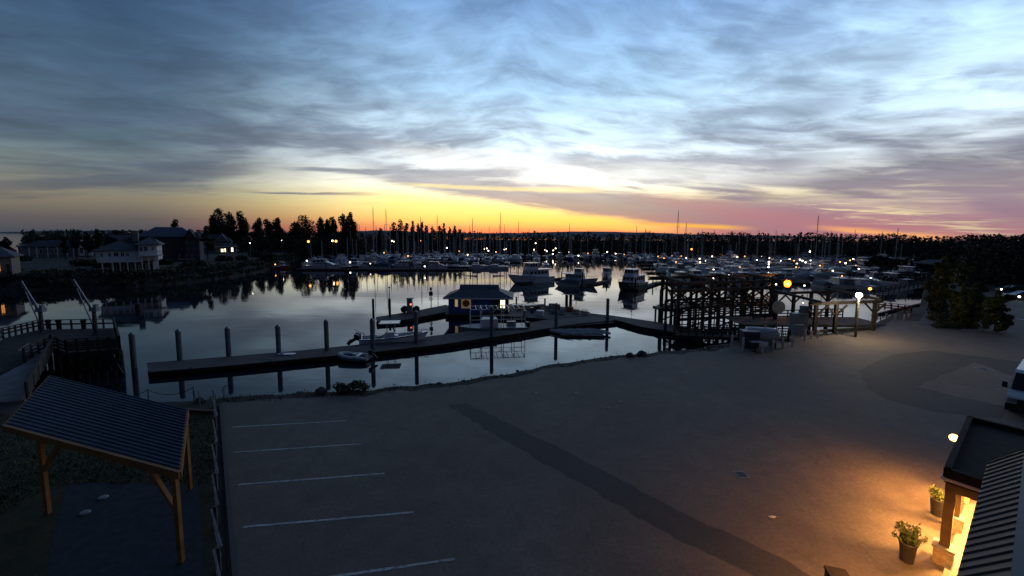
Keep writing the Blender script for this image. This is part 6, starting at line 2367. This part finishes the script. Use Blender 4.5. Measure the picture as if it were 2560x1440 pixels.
for i in range(420):
    x, y = rr.uniform(2200, 2325), rr.uniform(668, 700)
    P = at(x, y, 0)
    us.leaves((P.x, P.y, .3), (1.3, 1.3, .8), 22, .25, rr)
for i in range(260):
    u = rr.random()
    p = at(2335, 800 - 100 * u, 0) + Vector((rr.uniform(-.5, 1.5), 0, 0))
    us.leaves((p.x, p.y, .2), (.6, .6, .45), 26, .13, rr)
for i in range(140):
    p = at(rr.uniform(2335, 2440), rr.uniform(790, 822), 0)
    us.leaves((p.x, p.y, .2), (.5, .5, .3), 26, .11, rr)
tag(us.build('undergrowth', 'leaf_bank'), kind='stuff')
# gangway and rails at the right-hand dock gap
A_, B_ = at(2196, 738, -.2), at(2335, 708, .1)
t = thing('dock_ramp', 'long dark railed ramp above the bright water gap on the right', 'ramp', A_)
v = B_ - A_
MB().bar((0, 0, 0), v, 1.8, .15).build('deck', 'grey_timber', t)
for sgn in (-1, 1):
    m_ = MB()
    o_ = Vector((0, .9 * sgn, 0))
    for hz in (.35, .75, 1.15):
        m_.bar(o_ + Vector((0, 0, hz)), v + o_ + Vector((0, 0, hz)), .07, .12)
    for i in range(13):
        p = v * (i / 12) + o_
        m_.bar(p, p + Vector((0, 0, 1.2)), .1)
    m_.build('railing', 'dark_timber', t)
A_, B_ = at(2196, 772, 0), at(2278, 782, 0)
t = thing('bank_railing', 'low dark three-bar railing along the bank by the white bollards', 'railing', A_)
railing(t, Vector((0, 0, 0)), B_ - A_, 0, 5, 1.0, (.35, .7), name='rail')
pile(2322, 748, 712, .2, 'dark pile at the right edge of the bright water gap', mt='wet_timber')
pile(2143, 760, 722, .2, 'dark pile left of the bright water gap', mt='wet_timber')
# dashed crossing line on the road
for i in range(7):
    p = at(2478 + i * 13, 790 + i * 1.4, .012)
    o_ = MB().box((0, 0, 0), (.55, .28, .006)).build('road_marking', 'stripe_paint')
    o_.location = p
    tag(o_, 'faint white dash of the broken line across the road, ' + nth(i + 1) + ' from left', 'road marking', 'dashes across the road')


# ------------------------------------------------------------------ vehicles
def wheel(t, x, y, r, w):
    q = MB().tube((x, y - w / 2, r), (x, y + w / 2, r), r, n=18).build('wheel', 'black', t)
    MB().tube((x, y - w / 2 - .012, r), (x, y + w / 2 + .012, r), r * .62, n=14).build('rim', 'galv', q)


def make_car(label, paint, P, rz):
    t = thing('parked_car', label, 'car', P, rz)
    prof = [(-2.15, .35), (-2.18, .75), (-2.0, .92), (-1.5, .98), (1.0, .95), (1.75, .86), (2.1, .70), (2.16, .40), (2.0, .25), (-2.05, .25)]
    ring = lambda y, k: [(x, y, z * k + (1 - k) * .5) for x, z in prof]
    MB().loft([ring(-.84, .9), ring(-.88, 1), ring(.88, 1), ring(.84, .9)]).build('body', paint, t)
    cab = [(-1.75, .95), (-1.15, 1.40), (.15, 1.44), (1.0, .96)]
    MB().loft([[(x, -.80 if z < 1 else -.64, z) for x, z in cab], [(x, .80 if z < 1 else .64, z) for x, z in cab]]).build('cabin', 'glass_dark', t)
    MB().loft([[(x, -.62, z + .012) for x, z in ((-1.15, 1.40), (.15, 1.44), (.10, 1.47), (-1.1, 1.43))], [(x, .62, z + .012) for x, z in ((-1.15, 1.40), (.15, 1.44), (.10, 1.47), (-1.1, 1.43))]]).build('roof', paint, t)
    for x in (-1.35, 1.35):
        for y in (-.80, .80):
            wheel(t, x, y, .32, .2)
    for y in (-.6, .6):
        MB().box((2.12, y, .62), (.10, .34, .14)).build('headlight', 'gel_grey', t)
    return t


c1 = make_car('dark parked car with one headlight glowing at the end of the road', 'car_dark', at(2530, 731, 0), R(165))
for ch in list(c1.children):
    if ch.name.startswith('headlight') and ch.location.length == 0:
        ch.data.materials[0] = M['gel_grey']
MB().ball((2.14, .6, .62), .20, 8, 6, (.4, 1.0, .6)).build('lit_headlight', 'lamp_big_white', c1)
make_car('silver parked car nearer than the dark one at the road end', 'car_silver', at(2552, 748, 0), R(160))
t = thing('garden_lamp', 'low glowing bollard lamp beside the silver car', 'lamp', at(2547, 752, 0))
MB().tube((0, 0, 0), (0, 0, .6), .06, n=8).build('post', 'black', t)
MB().ball((0, 0, .72), .17, 10, 7).build('globe', 'lamp_white', t)

# white van
hd_ = Vector((math.cos(R(-146)), math.sin(R(-146)), 0))
P = at(2574, 1046, 0) - hd_ * 2.9
t = thing('white_van', 'white work van with black grille and bumper cut by the right photo edge', 'van', P, R(-146))
w = .98
body = [(-2.9, .45), (-2.95, 2.35), (-2.75, 2.52), (1.15, 2.52), (1.45, 2.40), (2.15, 1.35), (2.75, 1.12), (2.92, .95), (2.95, .45)]
MB().loft([[(x, -w * (.86 if z > 2 else 1) , z) for x, z in body], [(x, w * (.86 if z > 2 else 1), z) for x, z in body]]).build('body', 'van_white', t)
MB().add([(1.50, -.80, 2.34), (1.50, .80, 2.34), (2.16, .88, 1.40), (2.16, -.88, 1.40)], [(3, 2, 1, 0)]).build('windscreen', 'glass_dark', t)
for v_ in t.children:
    if v_.name.startswith('windscreen'):
        v_.location = (.025, 0, .02)
for sd in (-1, 1):
    MB().add([(.55, sd * (w + .012), 1.35), (1.85, sd * (w + .012), 1.35), (1.42, sd * (w * .90 + .012), 2.15), (.55, sd * (w * .90 + .012), 2.15)], [(0, 1, 2, 3)]).build('side_window', 'glass_dark', t)
    MB().box((1.75, sd * 1.18, 1.55), (.16, .22, .40)).bar((1.8, sd * .98, 1.4), (1.76, sd * 1.16, 1.45), .05).build('mirror', 'black', t)
    for x in (-1.75, 1.9):
        wheel(t, x, sd * .86, .36, .25)
    MB().box((2.90, sd * .74, .90), (.12, .36, .24)).build('headlight', 'gel_grey', t)
MB().box((2.95, 0, .86), (.06, 1.08, .34)).build('grille', 'black', t)
bmp = MB().box((2.98, 0, .48), (.18, 1.98, .44))
bmp.build('bumper', 'black', t)
MB().box((3.08, 0, .52), (.02, .32, .17)).build('number_plate', 'bollard_white', t)
MB().bar((1.62, -.5, 2.2), (1.98, -.1, 1.67), .03).bar((1.66, .35, 2.15), (2.0, .70, 1.65), .03).build('wiper', 'black', t)

# ------------------------------------------------------------------ building at the lower right
d = Vector((.80, .60, 0))                       # along the facade, away from the camera
nv = Vector((.60, -.80, 0))                     # into the building


def loc_on(px, py, z):
    return at(px, py, z)


EZ, RZ = 4.5, 5.3
e0 = at(2392, 1440, EZ)
E0 = e0 - d * 4.0
E1 = at(2526, 1168, EZ)
E1 = E0 + d * (E1 - E0).dot(d)
t = thing('harbour_building', 'long building with dark ribbed metal roof along the lower right corner', 'building', (E0.x, E0.y, 0), math.atan2(d.y, d.x))
# local frame: x along the facade, y = -nv (towards the car park)
Lb = (E1 - E0).length
rw = .75
roof = MB()
prof = []
nrib = int(Lb / .32)
A0, A1 = [], []
for i in range(nrib):
    for u, dz_ in ((0, 0), (.06, .05), (.14, .05), (.20, 0)):
        x = Lb * (i + u) / nrib
        A0.append((x, .0, EZ + dz_))
        A1.append((x, -rw, RZ + dz_))
A2 = [(x, -rw - 2.6, RZ - 1.2 + (z - RZ)) for x, y, z in A1]
roof.loft([A0, A1], closed=False, caps=False)
roof.add([(0, .0, EZ - .02), (Lb, .0, EZ - .02), (Lb, -rw, RZ - .02), (0, -rw, RZ - .02), (0, .0, EZ - .2), (Lb, .0, EZ - .2), (Lb, -rw, RZ - .2), (0, -rw, RZ - .2)], [(0, 4, 5, 1), (1, 5, 6, 2), (4, 7, 6, 5)])
ro = roof.build('roof', 'dark_metal', t)
MB().loft([A1, A2], closed=False, caps=False).build('rear_roof', 'rear_roof', t)
MB().bar((-.1, -rw, RZ + .07), (Lb + .05, -rw, RZ + .07), .30, .06).build('ridge_cap', 'dark_metal', ro)
MB().box((Lb / 2, -rw - 1.0, 2.1), (Lb - .4, 2.9, 4.2)).build('wall', 'dark_wall', t)

# entrance portico with flat dark roof, brick pedestals and timber posts
C0 = at(2362, 1188, 3.1)                        # near left corner of the portico roof
q0 = C0 - Vector((E0.x, E0.y, 0))
t2 = thing('entrance_portico', 'dark flat-roofed entrance portico with timber posts on brick pedestals', 'portico', (C0.x, C0.y, 0), math.atan2(d.y, d.x))
PLn = 6.4
PW_ = 3.6
MB().box((PLn / 2, -PW_ / 2, 3.02), (PLn, PW_, .32)).build('roof', 'dark_wall', t2)
par = MB()
par.box((PLn / 2, -.04, 3.22), (PLn + .1, .16, .30)).box((.02, -PW_ / 2, 3.22), (.16, PW_, .30)).box((PLn - .02, -PW_ / 2, 3.22), (.16, PW_, .30))
par.build('parapet', 'dark_wall', t2)
MB().box((-.06, -PW_ / 2, 3.0), (.05, PW_ + .1, .09)).box((PLn / 2, .06, 3.0), (PLn + .1, .05, .09)).build('gutter', 'cream_paint', t2)
bm_ = MB()
bm_.box((.14, -PW_ / 2, 2.72), (.22, PW_ - .1, .26)).box((PLn / 2, -.14, 2.72), (PLn - .1, .22, .26))
bm_.build('beam', 'porch_wood', t2)
for x, y in ((.16, -.16), (2.6, -.16), (5.4, -.16)):
    MB().box((x, y, 1.62), (.24, .24, 1.95)).build('post', 'porch_wood', t2)
    pd = MB().box((x, y, .30), (.46, .46, .58))
    po = pd.build('pedestal', 'brick', t2)
    MB().box((x, y, .62), (.54, .54, .07)).build('coping', 'concrete', po)
MB().box((PLn / 2 - .2, -1.75, .075), (PLn + 1.6, 3.0, .15)).build('step', 'concrete', t2)
MB().box((PLn / 2, -PW_ - .1, 1.45), (PLn + .2, .2, 2.8)).build('wall', 'warm_wall', t2)
MB().box((2.6, -PW_ + .02, 1.15), (1.9, .06, 2.1)).build('door', 'win_dim', t2)

# lamps of the building
M2 = t2.matrix_basis


def porch_lamp(x, y, z, lb, power, size=.12):
    p = M2 @ Vector((x, y, z))
    q = thing('porch_light', lb, 'lamp', p, math.atan2(d.y, d.x), 'lights under the portico')
    MB().box((0, 0, .07), (.14, .30, .05)).build('backplate', 'black', q)
    MB().tube((0, 0, .04), (0, 0, -.24), .06, .05, 10).build('tube', 'lamp_porch', q)
    l = bpy.data.lights.new('porch_lamp', 'SPOT')
    l.spot_size = R(168)
    l.spot_blend = 1.0
    l.energy = power
    l.color = (1, .44, .10)
    l.shadow_soft_size = .10
    o = bpy.data.objects.new('porch_lamp', l)
    COL.objects.link(o)
    o.location = p + Vector((0, 0, -.36))
    return q


porch_lamp(.55, -.50, 2.42, 'slim glowing light under the near end of the portico', 1500)
porch_lamp(2.6, -.60, 2.42, 'slim glowing light at the second portico post', 1200)
porch_lamp(4.9, -.60, 2.42, 'glowing light under the far end of the portico', 500)
P = at(2385, 1092, 2.95)
t = thing('wall_lamp', 'brilliant round orange flood lamp on the left edge of the portico roof', 'lamp', P)
MB().bar((.55, -.1, .02), (.12, 0, .02), .07).build('bracket', 'black', t)
MB().ball((0, 0, -.04), .14, 14, 10).build('globe', 'lamp_core', t, True)


def point(name, P, e, col, r=.15, cone=None):
    l = bpy.data.lights.new(name, 'SPOT' if cone else 'POINT')
    if cone:
        l.spot_size = R(cone)
        l.spot_blend = 1.0
    l.energy = e
    l.color = col
    l.shadow_soft_size = r
    o = bpy.data.objects.new(name, l)
    COL.objects.link(o)
    o.location = P
    return o


point('wall_lamp_light', P + Vector((-.30, -.25, -.05)), 1500, (1, .40, .09), .2, 164)
Mh = Matrix.Translation((E0.x, E0.y, 0)) @ Matrix.Rotation(math.atan2(d.y, d.x), 4, 'Z')
Pe = Mh @ Vector((Lb - 2.4, -.10, EZ - .70))
q = thing('eave_lamp', 'amber lamp under the metal eave at the bottom photo edge', 'lamp', Pe, math.atan2(d.y, d.x))
MB().box((0, -.12, .1), (.2, .12, .2)).build('backplate', 'black', q)
MB().ball((0, 0, 0), .10, 10, 8).build('globe', 'lamp_porch', q, True)
point('eave_lamp_light', Pe + Vector((-.18, .14, -.15)), 2200, (1, .42, .10), .12, 168)
point('pier_lamp_light', lampO + Vector((0, -.5, -.1)), 1400, (1, .36, .06), .3)
point('post_lamp_light', lampW[1] + Vector((0, -.4, -.15)), 1100, (1, .78, .52), .3)
P = at(2175, 722, 0)
# planters
for x, y, k, sd, lb in ((2341, 1287, .66, 3, 'dark tub with a short tufted plant behind the near portico post'), (2266, 1402, .70, 5, 'dark tub with a leafy spreading plant in front of the portico')):
    P = at(x, y, .004)
    t = thing('planter', lb, 'planter', P)
    MB().lathe((0, 0, 0), [(.24 * k, 0), (.25 * k, .03), (.33 * k, .62), (.35 * k, .64), (.35 * k, .70), (.30 * k, .70), (.29 * k, .60), (.02, .58)], 20).build('pot', 'pot', t, True)
    pl_, st = MB(), MB()
    rr = random.Random(sd)
    for i in range(34 if sd == 5 else 24):
        a = rr.uniform(0, 6.28)
        r = rr.uniform(.1, .46 if sd == 5 else .34)
        hh = .66 + rr.uniform(.15, .62 if sd == 5 else .36)
        st.tube((0, 0, .58), (r * math.cos(a), r * math.sin(a), hh), .012, .006, 4)
        pl_.leaves((r * math.cos(a), r * math.sin(a), hh), (.07, .07, .12), 24, .030, rr)
        pl_.leaves((r * .6 * math.cos(a), r * .6 * math.sin(a), .6 + (hh - .6) * .55), (.08, .08, .10), 14, .04, rr)
    pl_.build('leaves', 'leaf_pot', t)
    st.build('stem', 'bark', t)
P = at(2092, 1512, 0)
t = thing('dark_bin', 'dark lidded bin just cut by the bottom photo edge', 'bin', P, R(-16))
MB().box((0, 0, .45), (.50, .55, .86)).build('body', 'black', t)
MB().box((0, 0, .92), (.56, .60, .08)).build('lid', 'dark_wall', t)
